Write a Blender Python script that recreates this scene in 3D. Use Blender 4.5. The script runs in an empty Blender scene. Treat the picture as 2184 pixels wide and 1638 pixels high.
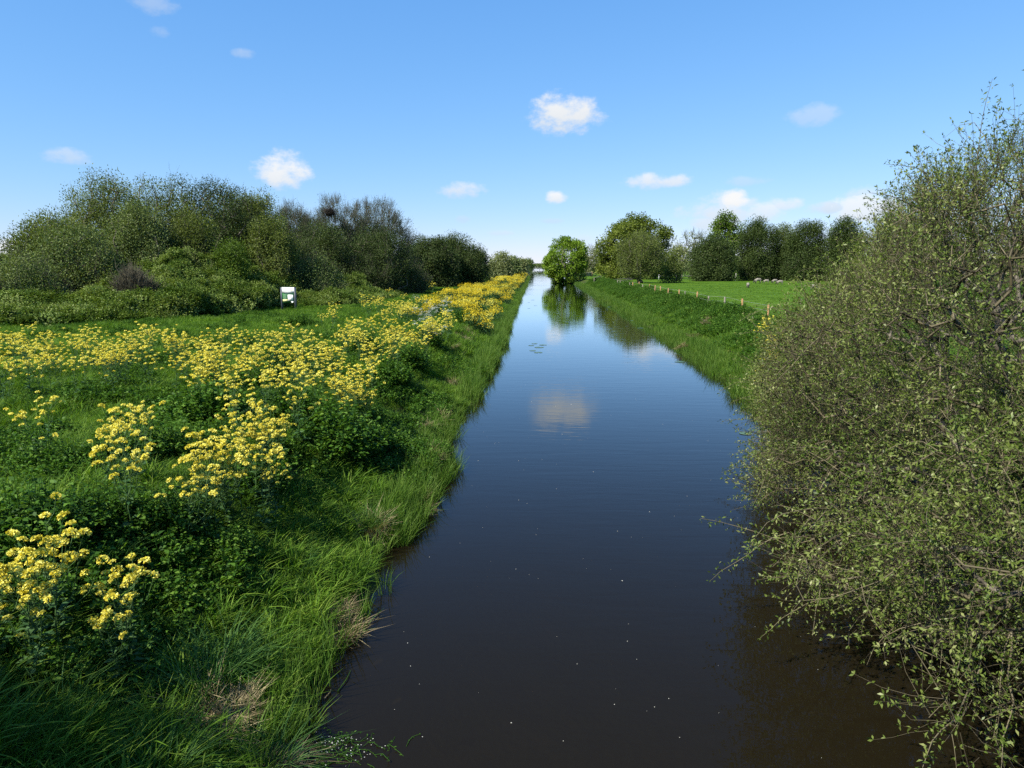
import bpy, math
import numpy as np
from mathutils import Vector

# ------------------------------------------------------------------ camera, sky, sun, exposure
SC = bpy.context.scene
C = SC.collection
F_PX, CAM_H, PITCH, YAW = 1514.0, 4.3, 9.34, 2.0
cam_d = bpy.data.cameras.new("camera")
cam = bpy.data.objects.new("camera", cam_d)
C.objects.link(cam)
cam.location = (0, 0, CAM_H)
cam.rotation_euler = (math.radians(90 - PITCH), 0, math.radians(YAW))
cam_d.sensor_width = 36.0
cam_d.lens = 36.0 * F_PX / 2184
cam_d.clip_start = 0.05
cam_d.clip_end = 20000
SC.camera = cam

_p, _y = math.radians(90 - PITCH), math.radians(YAW)
_RX = np.array([[1, 0, 0], [0, math.cos(_p), -math.sin(_p)], [0, math.sin(_p), math.cos(_p)]])
_RZ = np.array([[math.cos(_y), -math.sin(_y), 0], [math.sin(_y), math.cos(_y), 0], [0, 0, 1]])
CM = _RZ @ _RX
CAM = np.array([0, 0, CAM_H])


def ray(px, py):
    return CM @ np.array([(px - 1092) / F_PX, -(py - 819) / F_PX, -1.0])


def at_z(px, py, z):
    d = ray(px, py)
    return CAM + d * ((z - CAM_H) / d[2])


def at_y(px, py, y):
    d = ray(px, py)
    return CAM + d * (y / d[1])


def project(P):
    q = (np.asarray(P) - CAM) @ CM
    w = np.minimum(q[:, 2], -1e-6)
    return np.stack([1092 - F_PX * q[:, 0] / w, 819 + F_PX * q[:, 1] / w], 1), -q[:, 2]


SUN_EL, SUN_AZ = 46.0, 232.0          # azimuth clockwise from +Y: behind the camera, to the left
SKY_STRENGTH, SUN_STRENGTH, EXPOSURE = 0.08, 5.0, 0.92
_e, _a = math.radians(SUN_EL), math.radians(SUN_AZ)
SUN_DIR = Vector((math.sin(_a) * math.cos(_e), math.cos(_a) * math.cos(_e), math.sin(_e)))
sun_d = bpy.data.lights.new("sun", 'SUN')
sun_d.energy = SUN_STRENGTH
sun_d.angle = math.radians(0.5)
sun_d.color = (1.0, 0.94, 0.80)
sun = bpy.data.objects.new("sun", sun_d)
C.objects.link(sun)
sun.rotation_euler = SUN_DIR.to_track_quat('Z', 'Y').to_euler()
sun.location = (-30, -30, 60)

W = bpy.data.worlds.new("World")
SC.world = W
W.use_nodes = True
NT = W.node_tree
NT.nodes.clear()


def wn(t, **kw):
    n = NT.nodes.new(t)
    for k, v in kw.items():
        setattr(n, k, v)
    return n


def wmath(op, a, b=None, clamp=False):
    n = wn('ShaderNodeMath', operation=op, use_clamp=clamp)
    for i, v in enumerate((a, b)):
        if v is None:
            continue
        if isinstance(v, (int, float)):
            n.inputs[i].default_value = v
        else:
            NT.links.new(v, n.inputs[i])
    return n.outputs[0]


sky = wn('ShaderNodeTexSky', sky_type='NISHITA', sun_disc=False, sun_elevation=_e, sun_rotation=_a,
         altitude=0, air_density=1.0, dust_density=0.0, ozone_density=5.0)
tc = wn('ShaderNodeTexCoord')
sx = wn('ShaderNodeSeparateXYZ')
NT.links.new(tc.outputs['Generated'], sx.inputs[0])
az = wmath('ARCTAN2', sx.outputs[0], sx.outputs[1])
el = wmath('ARCSINE', sx.outputs[2])
hsv = wn('ShaderNodeHueSaturation')
hsv.inputs['Saturation'].default_value = 1.0
sk3 = wn('ShaderNodeSeparateXYZ')
NT.links.new(sky.outputs[0], sk3.inputs[0])
gain = wn('ShaderNodeCombineXYZ')
for i_, (g_, k_) in enumerate(((0.92, 0.88), (0.63, 1.66), (0.42, 3.25))):     # a clear maritime spring sky
    NT.links.new(wmath('MULTIPLY', wmath('POWER', sk3.outputs[i_], g_), k_), gain.inputs[i_])
NT.links.new(gain.outputs[0], hsv.inputs['Color'])
# fair-weather cumulus, each at its own bearing: (x, y, half width, half height in photo px, opacity, whiteness)
CLOUDS = [(1205, 252, 56, 36, 1.0, 0.92), (600, 374, 42, 32, 0.95, 1.0), (985, 409, 36, 15, 0.75, 0.9),
          (1187, 424, 19, 13, 0.9, 1.0), (1395, 389, 50, 14, 0.8, 0.95), (1742, 248, 40, 19, 0.35, 0.85),
          (143, 337, 36, 14, 0.45, 0.85), (990, 468, 13, 8, 0.3, 0.7), (1178, 472, 18, 6, 0.35, 0.7),
          (1068, 498, 22, 6, 0.35, 0.8), (1568, 434, 24, 20, 1.0, 1.05), (1545, 455, 70, 28, 0.75, 0.9),
          (1520, 480, 50, 20, 0.65, 0.85), (1680, 440, 28, 14, 0.7, 0.95), (1775, 446, 46, 11, 0.7, 0.8),
          (1840, 420, 30, 16, 0.5, 0.9), (1850, 448, 56, 26, 0.8, 1.0), (1596, 388, 32, 10, 0.3, 0.8),
          (332, 12, 34, 18, 0.3, 0.85), (520, 117, 20, 9, 0.3, 0.85), (342, 70, 18, 9, 0.2, 0.85),
          (30, 542, 60, 20, 0.9, 1.0), (1245, 508, 14, 9, 0.3, 0.8), (1620, 455, 44, 18, 0.7, 0.95)]
cv = wn('ShaderNodeCombineXYZ')
NT.links.new(az, cv.inputs[0])
NT.links.new(wmath('MULTIPLY', el, 1.5), cv.inputs[1])
nz = wn('ShaderNodeTexNoise')
nz.inputs['Scale'].default_value = 38
nz.inputs['Detail'].default_value = 7
nz.inputs['Roughness'].default_value = 0.62
NT.links.new(cv.outputs[0], nz.inputs['Vector'])
nz2 = wn('ShaderNodeTexNoise')
nz2.inputs['Scale'].default_value = 14
nz2.inputs['Detail'].default_value = 3
nz2.inputs['Distortion'].default_value = 0.6
NT.links.new(cv.outputs[0], nz2.inputs['Vector'])
puff = wmath('ADD', wmath('MULTIPLY', wmath('SUBTRACT', nz.outputs['Fac'], 0.5), 2.3),
             wmath('MULTIPLY', wmath('SUBTRACT', nz2.outputs['Fac'], 0.5), 1.6))
alpha, lum = None, None
for (px, py, rx, ry, op, wh) in CLOUDS:
    d = ray(px, py)
    d = d / np.linalg.norm(d)
    a0, e0 = math.atan2(d[0], d[1]), math.asin(d[2])
    k = math.cos(math.atan((px - 1092) / F_PX))
    da = wmath('MULTIPLY', wmath('SUBTRACT', az, a0), F_PX / rx / k * 0.66)
    de = wmath('MULTIPLY', wmath('SUBTRACT', el, e0), F_PX / ry * 0.70)
    low = wmath('MULTIPLY', wmath('MAXIMUM', wmath('MULTIPLY', de, -1.0), 0.0), 0.55)   # flat base
    r2 = wmath('ADD', wmath('MULTIPLY', da, da), wmath('ADD', wmath('MULTIPLY', de, de), low))
    body = wmath('ADD', wmath('SUBTRACT', 1.05, r2), puff)
    m = wn('ShaderNodeMapRange', interpolation_type='SMOOTHSTEP')
    NT.links.new(body, m.inputs['Value'])
    m.inputs['From Min'].default_value = 0.0
    m.inputs['From Max'].default_value = 1.1
    m.inputs['To Max'].default_value = op
    out = m.outputs[0]
    sh = wmath('MULTIPLY', out, wmath('MULTIPLY', wmath('ADD', wmath('MULTIPLY', de, 0.17), 0.92), wh))
    alpha = out if alpha is None else wmath('MAXIMUM', alpha, out)
    lum = sh if lum is None else wmath('MAXIMUM', lum, sh)
ratio = wmath('DIVIDE', lum, wmath('MAXIMUM', alpha, 0.001))
ccol = wn('ShaderNodeMixRGB', blend_type='MIX')
ccol.inputs[1].default_value = (4.1, 4.6, 5.2, 1)
ccol.inputs[2].default_value = (6.3, 6.35, 6.4, 1)
mr = wn('ShaderNodeMapRange')
mr.inputs['From Min'].default_value = 0.62
mr.inputs['From Max'].default_value = 1.0
NT.links.new(ratio, mr.inputs['Value'])
NT.links.new(mr.outputs[0], ccol.inputs[0])
mixc = wn('ShaderNodeMixRGB', blend_type='MIX')
NT.links.new(alpha, mixc.inputs[0])
NT.links.new(hsv.outputs[0], mixc.inputs[1])
NT.links.new(ccol.outputs[0], mixc.inputs[2])
bg = wn('ShaderNodeBackground')
bg.inputs['Strength'].default_value = SKY_STRENGTH
NT.links.new(mixc.outputs[0], bg.inputs['Color'])
wo = wn('ShaderNodeOutputWorld')
NT.links.new(bg.outputs[0], wo.inputs['Surface'])

SC.view_settings.view_transform = 'Standard'
SC.view_settings.look = 'None'
SC.view_settings.gamma = 1.0
SC.view_settings.exposure = EXPOSURE
SC.view_settings.use_curve_mapping = False
cy = SC.cycles
cy.max_bounces = 6
cy.diffuse_bounces = 3
cy.glossy_bounces = 3
cy.transmission_bounces = 4
cy.transparent_max_bounces = 6
cy.caustics_reflective = False
cy.caustics_refractive = False
cy.use_denoising = False

# ------------------------------------------------------------------ helpers
RNG = np.random.default_rng(7)


def tag(o, label=None, cat=None, group=None, kind=None):
    for k, v in (('label', label), ('category', cat), ('group', group), ('kind', kind)):
        if v:
            o[k] = v
    return o


def empty(name, loc, rz=0.0):
    o = bpy.data.objects.new(name, None)
    o.empty_display_size = 0.2
    o.location = [float(v) for v in loc]
    o.rotation_euler = (0, 0, rz)
    C.objects.link(o)
    return o


def link(name, me, parent=None, mat=None):
    o = bpy.data.objects.new(name, me)
    if mat and not me.materials:
        me.materials.append(mat)
    C.objects.link(o)
    if parent:
        o.parent = parent
    return o


class MB:
    """Collects vertex and face arrays (tris, quads), one tint per face; build() makes ONE mesh."""

    def __init__(self):
        self.v, self.q, self.t, self.qt, self.tt, self.qm, self.tm = [], [], [], [], [], [], []
        self.n = 0

    def add(self, v, quads=None, tris=None, tint=0.5, mi=0):
        v = np.asarray(v, float).reshape(-1, 3)
        for f, L, LT, LM in ((quads, self.q, self.qt, self.qm), (tris, self.t, self.tt, self.tm)):
            if f is not None and len(f):
                f = np.asarray(f, int)
                L.append(f + self.n)
                LT.append(np.broadcast_to(np.asarray(tint, float), (len(f),)))
                LM.append(np.full(len(f), mi))
        self.v.append(v)
        self.n += len(v)

    def mesh(self, name, mats=(), smooth=False):
        v = np.concatenate(self.v) if self.v else np.zeros((0, 3))
        q = np.concatenate(self.q) if self.q else np.zeros((0, 4), int)
        t = np.concatenate(self.t) if self.t else np.zeros((0, 3), int)
        me = bpy.data.meshes.new(name)
        me.vertices.add(len(v))
        me.vertices.foreach_set('co', v.astype(np.float32).ravel())
        loops = np.concatenate([q.ravel(), t.ravel()])
        me.loops.add(len(loops))
        me.loops.foreach_set('vertex_index', loops.astype(np.int32))
        nf = len(q) + len(t)
        me.polygons.add(nf)
        st = np.concatenate([np.arange(len(q)) * 4, len(q) * 4 + np.arange(len(t)) * 3])
        me.polygons.foreach_set('loop_start', st.astype(np.int32))
        mi = np.concatenate(self.qm + self.tm) if nf else np.zeros(0)
        me.polygons.foreach_set('material_index', mi.astype(np.int32))
        if smooth:
            me.polygons.foreach_set('use_smooth', np.ones(nf, bool))
        at = me.attributes.new('tint', 'FLOAT', 'FACE')
        at.data.foreach_set('value', np.concatenate(self.qt + self.tt).astype(np.float32) if nf else np.zeros(0, np.float32))
        for m in mats:
            me.materials.append(m)
        me.update(calc_edges=True)
        return me

    def build(self, name, mats, parent=None, smooth=False):
        if not isinstance(mats, (list, tuple)):
            mats = [mats]
        return link(name, self.mesh(name, mats, smooth), parent)

    def box(self, c, s, rz=0.0, tint=0.5, mi=0):
        x, y, z = np.array(s) / 2.0
        v = np.array([[-x, -y, -z], [x, -y, -z], [x, y, -z], [-x, y, -z], [-x, -y, z], [x, -y, z], [x, y, z], [-x, y, z]])
        cr, sr = math.cos(rz), math.sin(rz)
        v = np.stack([v[:, 0] * cr - v[:, 1] * sr, v[:, 0] * sr + v[:, 1] * cr, v[:, 2]], 1) + np.array(c)
        self.add(v, quads=[[0, 3, 2, 1], [4, 5, 6, 7], [0, 1, 5, 4], [1, 2, 6, 5], [2, 3, 7, 6], [3, 0, 4, 7]], tint=tint, mi=mi)


def unit(a):
    return a / np.maximum(np.linalg.norm(a, axis=-1, keepdims=True), 1e-9)


def tubes(mb, p0, p1, r0, r1, k=3, tint=0.5, mi=0):
    """Straight tapered tubes from p0[i] to p1[i]."""
    p0, p1 = np.asarray(p0, float), np.asarray(p1, float)
    n = len(p0)
    if n == 0:
        return
    d = unit(p1 - p0)
    ref = np.where(np.abs(d[:, 2:3]) < 0.9, np.array([[0, 0, 1.0]]), np.array([[1.0, 0, 0]]))
    a = unit(np.cross(d, ref))
    b = np.cross(d, a)
    ang = np.arange(k) * 2 * math.pi / k
    ring = a[:, None, :] * np.cos(ang)[None, :, None] + b[:, None, :] * np.sin(ang)[None, :, None]
    r0 = np.broadcast_to(np.asarray(r0, float), (n,))[:, None, None]
    r1 = np.broadcast_to(np.asarray(r1, float), (n,))[:, None, None]
    v = np.concatenate([p0[:, None] + ring * r0, p1[:, None] + ring * r1], 1)      # n, 2k, 3
    i = np.arange(k)
    f = np.stack([i, (i + 1) % k, (i + 1) % k + k, i + k], 1)
    q = (f[None] + (np.arange(n) * 2 * k)[:, None, None]).reshape(-1, 4)
    mb.add(v, quads=q, tint=np.repeat(np.broadcast_to(np.asarray(tint, float), (n,)), k), mi=mi)


def leaves(mb, p, d, ln, wd, rng, up=0.5, tint=None, mi=0, fold=0.25, nb=None):
    """Pointed, slightly folded leaves based at p, growing along d."""
    n = len(p)
    if n == 0:
        return
    d = unit(d)
    rnd = rng.normal(size=(n, 3)) + np.array([0, 0, up * 2])
    if nb is not None:
        rnd = rnd + nb
    s = unit(np.cross(d, rnd))
    nn = np.cross(s, d)
    ln = np.broadcast_to(np.asarray(ln, float), (n,))[:, None]
    wd = np.broadcast_to(np.asarray(wd, float), (n,))[:, None]
    mid = p + d * ln * 0.5 + nn * wd * fold
    v = np.stack([p, mid + s * wd * 0.5, p + d * ln - nn * ln * 0.08, mid - s * wd * 0.5], 1)
    q = np.arange(n * 4).reshape(n, 4)
    mb.add(v, quads=q, tint=rng.random(n) if tint is None else tint, mi=mi)


def vnoise(x, y, seed=0):
    """Smooth value noise in -1..1, unit lattice."""
    x, y = np.asarray(x, float), np.asarray(y, float)
    xi, yi = np.floor(x).astype(np.int64), np.floor(y).astype(np.int64)
    fx, fy = x - xi, y - yi
    fx, fy = fx * fx * (3 - 2 * fx), fy * fy * (3 - 2 * fy)

    def h(a, b):
        n = (a * 374761393 + b * 668265263 + seed * 974634777) & 0xFFFFFFFF
        n = ((n ^ (n >> 13)) * 1274126177) & 0xFFFFFFFF
        n = n ^ (n >> 16)
        return (n & 0xFFFF) / 32767.5 - 1

    return (h(xi, yi) * (1 - fx) + h(xi + 1, yi) * fx) * (1 - fy) + (h(xi, yi + 1) * (1 - fx) + h(xi + 1, yi + 1) * fx) * fy


# ------------------------------------------------------------------ materials
def new_mat(name):
    m = bpy.data.materials.new(name)
    m.use_nodes = True
    m.node_tree.nodes.clear()
    return m, m.node_tree


def nd(nt, t, ins=None, **kw):
    n = nt.nodes.new(t)
    for k, v in kw.items():
        setattr(n, k, v)
    for k, v in (ins or {}).items():
        if isinstance(v, bpy.types.NodeSocket):
            nt.links.new(v, n.inputs[k])
        else:
            n.inputs[k].default_value = v
    return n


def ramp(nt, fac, cols, pos=None):
    r = nt.nodes.new('ShaderNodeValToRGB')
    e = r.color_ramp.elements
    while len(e) < len(cols):
        e.new(0.5)
    for i, c in enumerate(cols):
        e[i].position = pos[i] if pos else i / (len(cols) - 1)
        e[i].color = (*c, 1)
    nt.links.new(fac, r.inputs[0])
    return r.outputs[0]


def leaf_mat(name, cols, trans=0.35, rough=0.55, spec=0.14, nscale=0.6, namt=0.5, inst=0.0, tcol=(1.15, 1.2, 0.5)):
    m, nt = new_mat(name)
    at = nd(nt, 'ShaderNodeAttribute', attribute_name='tint')
    geo = nd(nt, 'ShaderNodeNewGeometry')
    no = nd(nt, 'ShaderNodeTexNoise', {'Vector': geo.outputs['Position'], 'Scale': nscale, 'Detail': 2.0})
    f = nd(nt, 'ShaderNodeMath', {0: no.outputs['Fac'], 1: 0.5}, operation='SUBTRACT').outputs[0]
    f = nd(nt, 'ShaderNodeMath', {0: f, 1: namt * 2, 2: at.outputs['Fac']}, operation='MULTIPLY_ADD').outputs[0]
    if inst:
        oi = nd(nt, 'ShaderNodeObjectInfo')
        g = nd(nt, 'ShaderNodeMath', {0: oi.outputs['Random'], 1: 0.5}, operation='SUBTRACT').outputs[0]
        f = nd(nt, 'ShaderNodeMath', {0: g, 1: inst, 2: f}, operation='MULTIPLY_ADD').outputs[0]
    col = ramp(nt, f, cols)
    pr = nd(nt, 'ShaderNodeBsdfPrincipled', {'Base Color': col, 'Roughness': rough, 'Specular IOR Level': spec})
    tm = nd(nt, 'ShaderNodeMixRGB', {0: 1.0, 1: col, 2: (*tcol, 1)}, blend_type='MULTIPLY')
    tr = nd(nt, 'ShaderNodeBsdfTranslucent', {'Color': tm.outputs[0]})
    mx = nd(nt, 'ShaderNodeMixShader', {0: trans, 1: pr.outputs[0], 2: tr.outputs[0]})
    nd(nt, 'ShaderNodeOutputMaterial', {'Surface': mx.outputs[0]})
    return m


def plain_mat(name, cols, rough=0.7, nscale=8.0, spec=0.3, detail=4.0):
    m, nt = new_mat(name)
    tcn = nd(nt, 'ShaderNodeTexCoord')
    no = nd(nt, 'ShaderNodeTexNoise', {'Vector': tcn.outputs['Object'], 'Scale': nscale, 'Detail': detail})
    col = ramp(nt, no.outputs['Fac'], cols, [0.3 + 0.4 * i / (len(cols) - 1) for i in range(len(cols))])
    bp = nd(nt, 'ShaderNodeBump', {'Height': no.outputs['Fac'], 'Strength': 0.25, 'Distance': 0.01})
    pr = nd(nt, 'ShaderNodeBsdfPrincipled', {'Base Color': col, 'Roughness': rough, 'Specular IOR Level': spec, 'Normal': bp.outputs[0]})
    nd(nt, 'ShaderNodeOutputMaterial', {'Surface': pr.outputs[0]})
    return m


M_GRASS = leaf_mat('grass_blades', [(0.034, 0.082, 0.008), (0.070, 0.155, 0.013), (0.118, 0.225, 0.020), (0.190, 0.285, 0.040)], trans=0.4, nscale=0.8, namt=0.55, inst=0.5)
M_BLUEGRASS = leaf_mat('sedge_blades', [(0.032, 0.090, 0.022), (0.062, 0.145, 0.036), (0.100, 0.200, 0.050)], trans=0.3, inst=0.4)
M_STRAW = leaf_mat('dead_straw', [(0.12, 0.095, 0.045), (0.25, 0.20, 0.11), (0.37, 0.31, 0.18)], trans=0.25, inst=0.3)
M_REED = leaf_mat('reed_blades', [(0.045, 0.110, 0.012), (0.085, 0.165, 0.022), (0.150, 0.230, 0.045)], trans=0.4, inst=0.4)
M_HERB = leaf_mat('herb_leaves', [(0.022, 0.062, 0.008), (0.045, 0.115, 0.012), (0.076, 0.165, 0.018), (0.120, 0.210, 0.032)], trans=0.3, nscale=1.4, namt=0.35, inst=0.3)
M_BRAMBLE = leaf_mat('bramble_leaves', [(0.046, 0.088, 0.012), (0.095, 0.155, 0.022), (0.150, 0.215, 0.038), (0.220, 0.270, 0.085)], trans=0.25, nscale=0.45, namt=0.8, inst=0.6)
M_MUSTLEAF = leaf_mat('mustard_leaves', [(0.028, 0.075, 0.026), (0.050, 0.115, 0.040), (0.085, 0.155, 0.055)], trans=0.3, inst=0.3)
M_MUSTSTEM = leaf_mat('mustard_stems', [(0.05, 0.11, 0.03), (0.10, 0.17, 0.06)], trans=0.1)
M_YELLOW = leaf_mat('yellow_petals', [(0.60, 0.50, 0.030), (0.76, 0.68, 0.10), (0.84, 0.80, 0.22)], trans=0.3, rough=0.6, nscale=20, namt=0.2, inst=0.3, tcol=(1.0, 0.95, 0.5))
M_GOLD = leaf_mat('golden_petals', [(0.50, 0.37, 0.012), (0.66, 0.52, 0.025), (0.76, 0.64, 0.06)], trans=0.3, rough=0.6, nscale=1.5, namt=0.4, inst=0.5, tcol=(1.0, 0.95, 0.5))
M_WHITE = leaf_mat('white_petals', [(0.42, 0.44, 0.36), (0.62, 0.63, 0.56), (0.78, 0.78, 0.72)], trans=0.25, inst=0.3, tcol=(1, 1, 0.95))
M_BARK = plain_mat('bark', [(0.045, 0.038, 0.028), (0.10, 0.088, 0.066), (0.17, 0.15, 0.115)], nscale=14)
M_TWIG = leaf_mat('twig_bark', [(0.040, 0.033, 0.020), (0.075, 0.064, 0.038), (0.175, 0.150, 0.092)], trans=0.0, spec=0.2, nscale=0.5, namt=0.3)
M_GREYTWIG = leaf_mat('grey_twig_bark', [(0.046, 0.047, 0.032), (0.078, 0.078, 0.054), (0.118, 0.114, 0.080)], trans=0.0, spec=0.15)
M_SALLOW = leaf_mat('sallow_leaves', [(0.042, 0.076, 0.010), (0.086, 0.134, 0.019), (0.142, 0.184, 0.038), (0.245, 0.268, 0.100)], trans=0.3, nscale=0.9, namt=0.65, rough=0.45, spec=0.3)
M_WILLOW = leaf_mat('willow_leaves', [(0.064, 0.092, 0.020), (0.115, 0.152, 0.036), (0.180, 0.215, 0.062)], trans=0.33, nscale=0.3)
M_DARK_SHADED = leaf_mat('dark_cloud_shaded_willow_leaves', [(0.026, 0.046, 0.013), (0.050, 0.078, 0.020), (0.082, 0.116, 0.032)], trans=0.22, nscale=0.3)  # darker willow greens; on most trees cloud shadow is put into the leaf colour
M_SAGE = leaf_mat('sage_leaves', [(0.066, 0.102, 0.026), (0.118, 0.165, 0.048), (0.180, 0.220, 0.080)], trans=0.25, nscale=0.3)
M_OAK = leaf_mat('fresh_oak_leaves', [(0.075, 0.140, 0.010), (0.145, 0.240, 0.020), (0.230, 0.330, 0.042)], trans=0.35, nscale=0.3)
M_OLIVE = leaf_mat('olive_oak_leaves', [(0.062, 0.092, 0.012), (0.118, 0.158, 0.022), (0.185, 0.228, 0.044)], trans=0.3, nscale=0.25)
M_PALE = leaf_mat('pale_spring_leaves', [(0.120, 0.145, 0.055), (0.195, 0.225, 0.095), (0.280, 0.305, 0.150)], trans=0.3, nscale=0.1)
M_LIME = leaf_mat('ivy_leaves', [(0.045, 0.080, 0.012), (0.085, 0.142, 0.020), (0.140, 0.210, 0.034)], trans=0.3)
M_BROWN = leaf_mat('brown_twigs', [(0.055, 0.050, 0.032), (0.095, 0.085, 0.058), (0.150, 0.132, 0.092)], trans=0.0)
M_POST = plain_mat('new_softwood', [(0.20, 0.115, 0.045), (0.28, 0.165, 0.07), (0.34, 0.21, 0.10)], nscale=10)
M_OLDPOST = plain_mat('weathered_wood', [(0.11, 0.10, 0.075), (0.17, 0.155, 0.12), (0.23, 0.21, 0.165)], nscale=10)
M_WIRE = plain_mat('galvanised_wire', [(0.30, 0.30, 0.30), (0.45, 0.45, 0.45)], rough=0.4)
M_GREYPAINT = plain_mat('slate_grey_paint', [(0.050, 0.060, 0.078), (0.068, 0.080, 0.100)], rough=0.5)
M_SIGNGREEN = plain_mat('sign_green', [(0.030, 0.135, 0.045), (0.036, 0.155, 0.052)], rough=0.4, nscale=3)
M_SIGNWHITE = plain_mat('sign_white', [(0.80, 0.80, 0.80), (0.84, 0.84, 0.83)], rough=0.4, nscale=3)
M_SIGNYELLOW = plain_mat('sign_yellow', [(0.72, 0.68, 0.30), (0.78, 0.72, 0.34)], rough=0.4, nscale=3)
M_SIGNPALE = plain_mat('sign_pale_green', [(0.20, 0.38, 0.22), (0.26, 0.44, 0.27)], rough=0.4, nscale=3)
M_WOOL = plain_mat('wool', [(0.15, 0.135, 0.11), (0.20, 0.185, 0.15), (0.25, 0.23, 0.19)], rough=0.95, nscale=9, spec=0.05)
M_SHEEPFACE = plain_mat('dark_sheep_face', [(0.02, 0.018, 0.016), (0.05, 0.045, 0.04)], rough=0.8)
M_CONCRETE = plain_mat('concrete', [(0.22, 0.21, 0.19), (0.34, 0.33, 0.30)], nscale=3)
M_BRICK = plain_mat('red_brick_rubble', [(0.18, 0.07, 0.05), (0.30, 0.13, 0.09)], nscale=5)
M_NEST = leaf_mat('nest_sticks', [(0.020, 0.016, 0.012), (0.045, 0.036, 0.026)], trans=0.0)
M_SPECK = plain_mat('fallen_petals', [(0.26, 0.26, 0.22), (0.42, 0.42, 0.38)], nscale=3)
M_PAD = leaf_mat('lily_pad_leaf', [(0.05, 0.10, 0.03), (0.09, 0.15, 0.05)], trans=0.1, spec=0.5, rough=0.3)
M_SUNK = plain_mat('sunken_leaf', [(0.10, 0.11, 0.05), (0.17, 0.17, 0.08)], nscale=5)


# ------------------------------------------------------------------ ground and canal
def xl(y):
    y = np.asarray(y, float)
    return (-2.15 - 0.10 * np.clip((10 - y) / 4, 0, 1) - 0.0042 * np.maximum(0, y - 45) + 0.26 * vnoise(y / 2.1, y * 0 + 3.3, 1) + 0.14 * vnoise(y / 0.7, y * 0, 2)
            - 0.0 * y)


_YR = [-50, 0, 10, 20, 23.4, 28.6, 35.7, 49, 66, 95, 190, 1500, 9000]
_XR = [6.6, 6.7, 6.8, 6.9, 7.1, 7.35, 7.65, 8.1, 8.3, 8.7, 10.1, 24, 90]


def xr(y):
    y = np.asarray(y, float)
    return np.interp(y, _YR, _XR) + 0.30 * vnoise(y / 2.6, y * 0 + 9.1, 4) + 0.10 * vnoise(y / 0.8, y * 0, 5)


def sstep(t):
    t = np.clip(t, 0, 1)
    return t * t * (3 - 2 * t)


def ground(x, y):
    x, y = np.asarray(x, float), np.asarray(y, float)
    s = xl(y) - x                      # metres inland, left bank
    r = x - xr(y)                      # metres inland, right bank
    rough = 0.10 * vnoise(x / 1.3, y / 1.3, 6) + 0.05 * vnoise(x / 0.45, y / 0.45, 7)
    zl = 0.16 * sstep(s / 0.25) + 1.08 * sstep((s - 0.1) / 3.2) + rough * sstep(s / 0.8)
    zl = np.where(s < 0, -0.9 * sstep(-s / 1.8), zl)
    far = sstep((r - 4.5) / 3)
    zr = 0.14 * sstep(r / 0.25) + 0.88 * sstep((r - 0.1) / 3.6) + rough * sstep(r / 0.8) * (1 - far) + 0.05 * far * vnoise(x / 9, y / 9, 8)
    zr = np.where(r < 0, -0.9 * sstep(-r / 1.8), zr)
    return np.where(x < 2.3, zl, zr)


gy = np.concatenate([np.arange(-40, -2, 2.0), np.arange(-2, 30, 0.22), np.arange(30, 70, 0.6), np.arange(70, 220, 2.0), np.geomspace(220, 9000, 50)])
gx = np.concatenate([-np.geomspace(9000, 40, 26), np.arange(-39, -12, 1.0), np.arange(-12, -5.6, 0.4), np.arange(-5.6, -1.5, 0.11), np.arange(-1.5, 6.0, 0.6),
                     np.arange(6.0, 10.9, 0.13), np.arange(10.9, 20, 0.5), np.arange(20, 60, 2.5), np.geomspace(60, 9000, 26)])
GX, GY = np.meshgrid(gx, gy)
# the grid's banks follow the canal
SH = np.where(GX < 2.3, xl(GY) + 2.15, xr(GY) - 6.9)
wgt = np.exp(-((np.where(GX < 2.3, GX + 2.6, GX - 8)) / 40.0) ** 2)
GXs = GX + SH * wgt * (np.abs(GX - 2.3) > 1.5)
GZ = ground(GXs, GY)
mb = MB()
ny, nx = GX.shape
idx = np.arange(ny * nx).reshape(ny, nx)
mb.add(np.stack([GXs, GY, GZ], -1), quads=np.stack([idx[:-1, :-1], idx[:-1, 1:], idx[1:, 1:], idx[1:, :-1]], -1).reshape(-1, 4))
m, nt = new_mat('meadow_ground')
geo = nd(nt, 'ShaderNodeNewGeometry')
n1 = nd(nt, 'ShaderNodeTexNoise', {'Vector': geo.outputs['Position'], 'Scale': 0.22, 'Detail': 6.0, 'Roughness': 0.6})
n2 = nd(nt, 'ShaderNodeTexNoise', {'Vector': geo.outputs['Position'], 'Scale': 2.6, 'Detail': 5.0, 'Roughness': 0.7})
mixn = nd(nt, 'ShaderNodeMath', {0: n1.outputs['Fac'], 1: n2.outputs['Fac']}, operation='ADD').outputs[0]
mixn = nd(nt, 'ShaderNodeMath', {0: mixn, 1: 0.5}, operation='MULTIPLY').outputs[0]
gcol = ramp(nt, mixn, [(0.028, 0.070, 0.006), (0.048, 0.104, 0.008), (0.068, 0.134, 0.011), (0.100, 0.168, 0.020)], [0.34, 0.45, 0.54, 0.66])
mud = ramp(nt, n2.outputs['Fac'], [(0.026, 0.030, 0.012), (0.040, 0.058, 0.016), (0.075, 0.072, 0.034)], [0.35, 0.5, 0.7])
sp = nd(nt, 'ShaderNodeSeparateXYZ', {0: geo.outputs['Position']})
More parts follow.
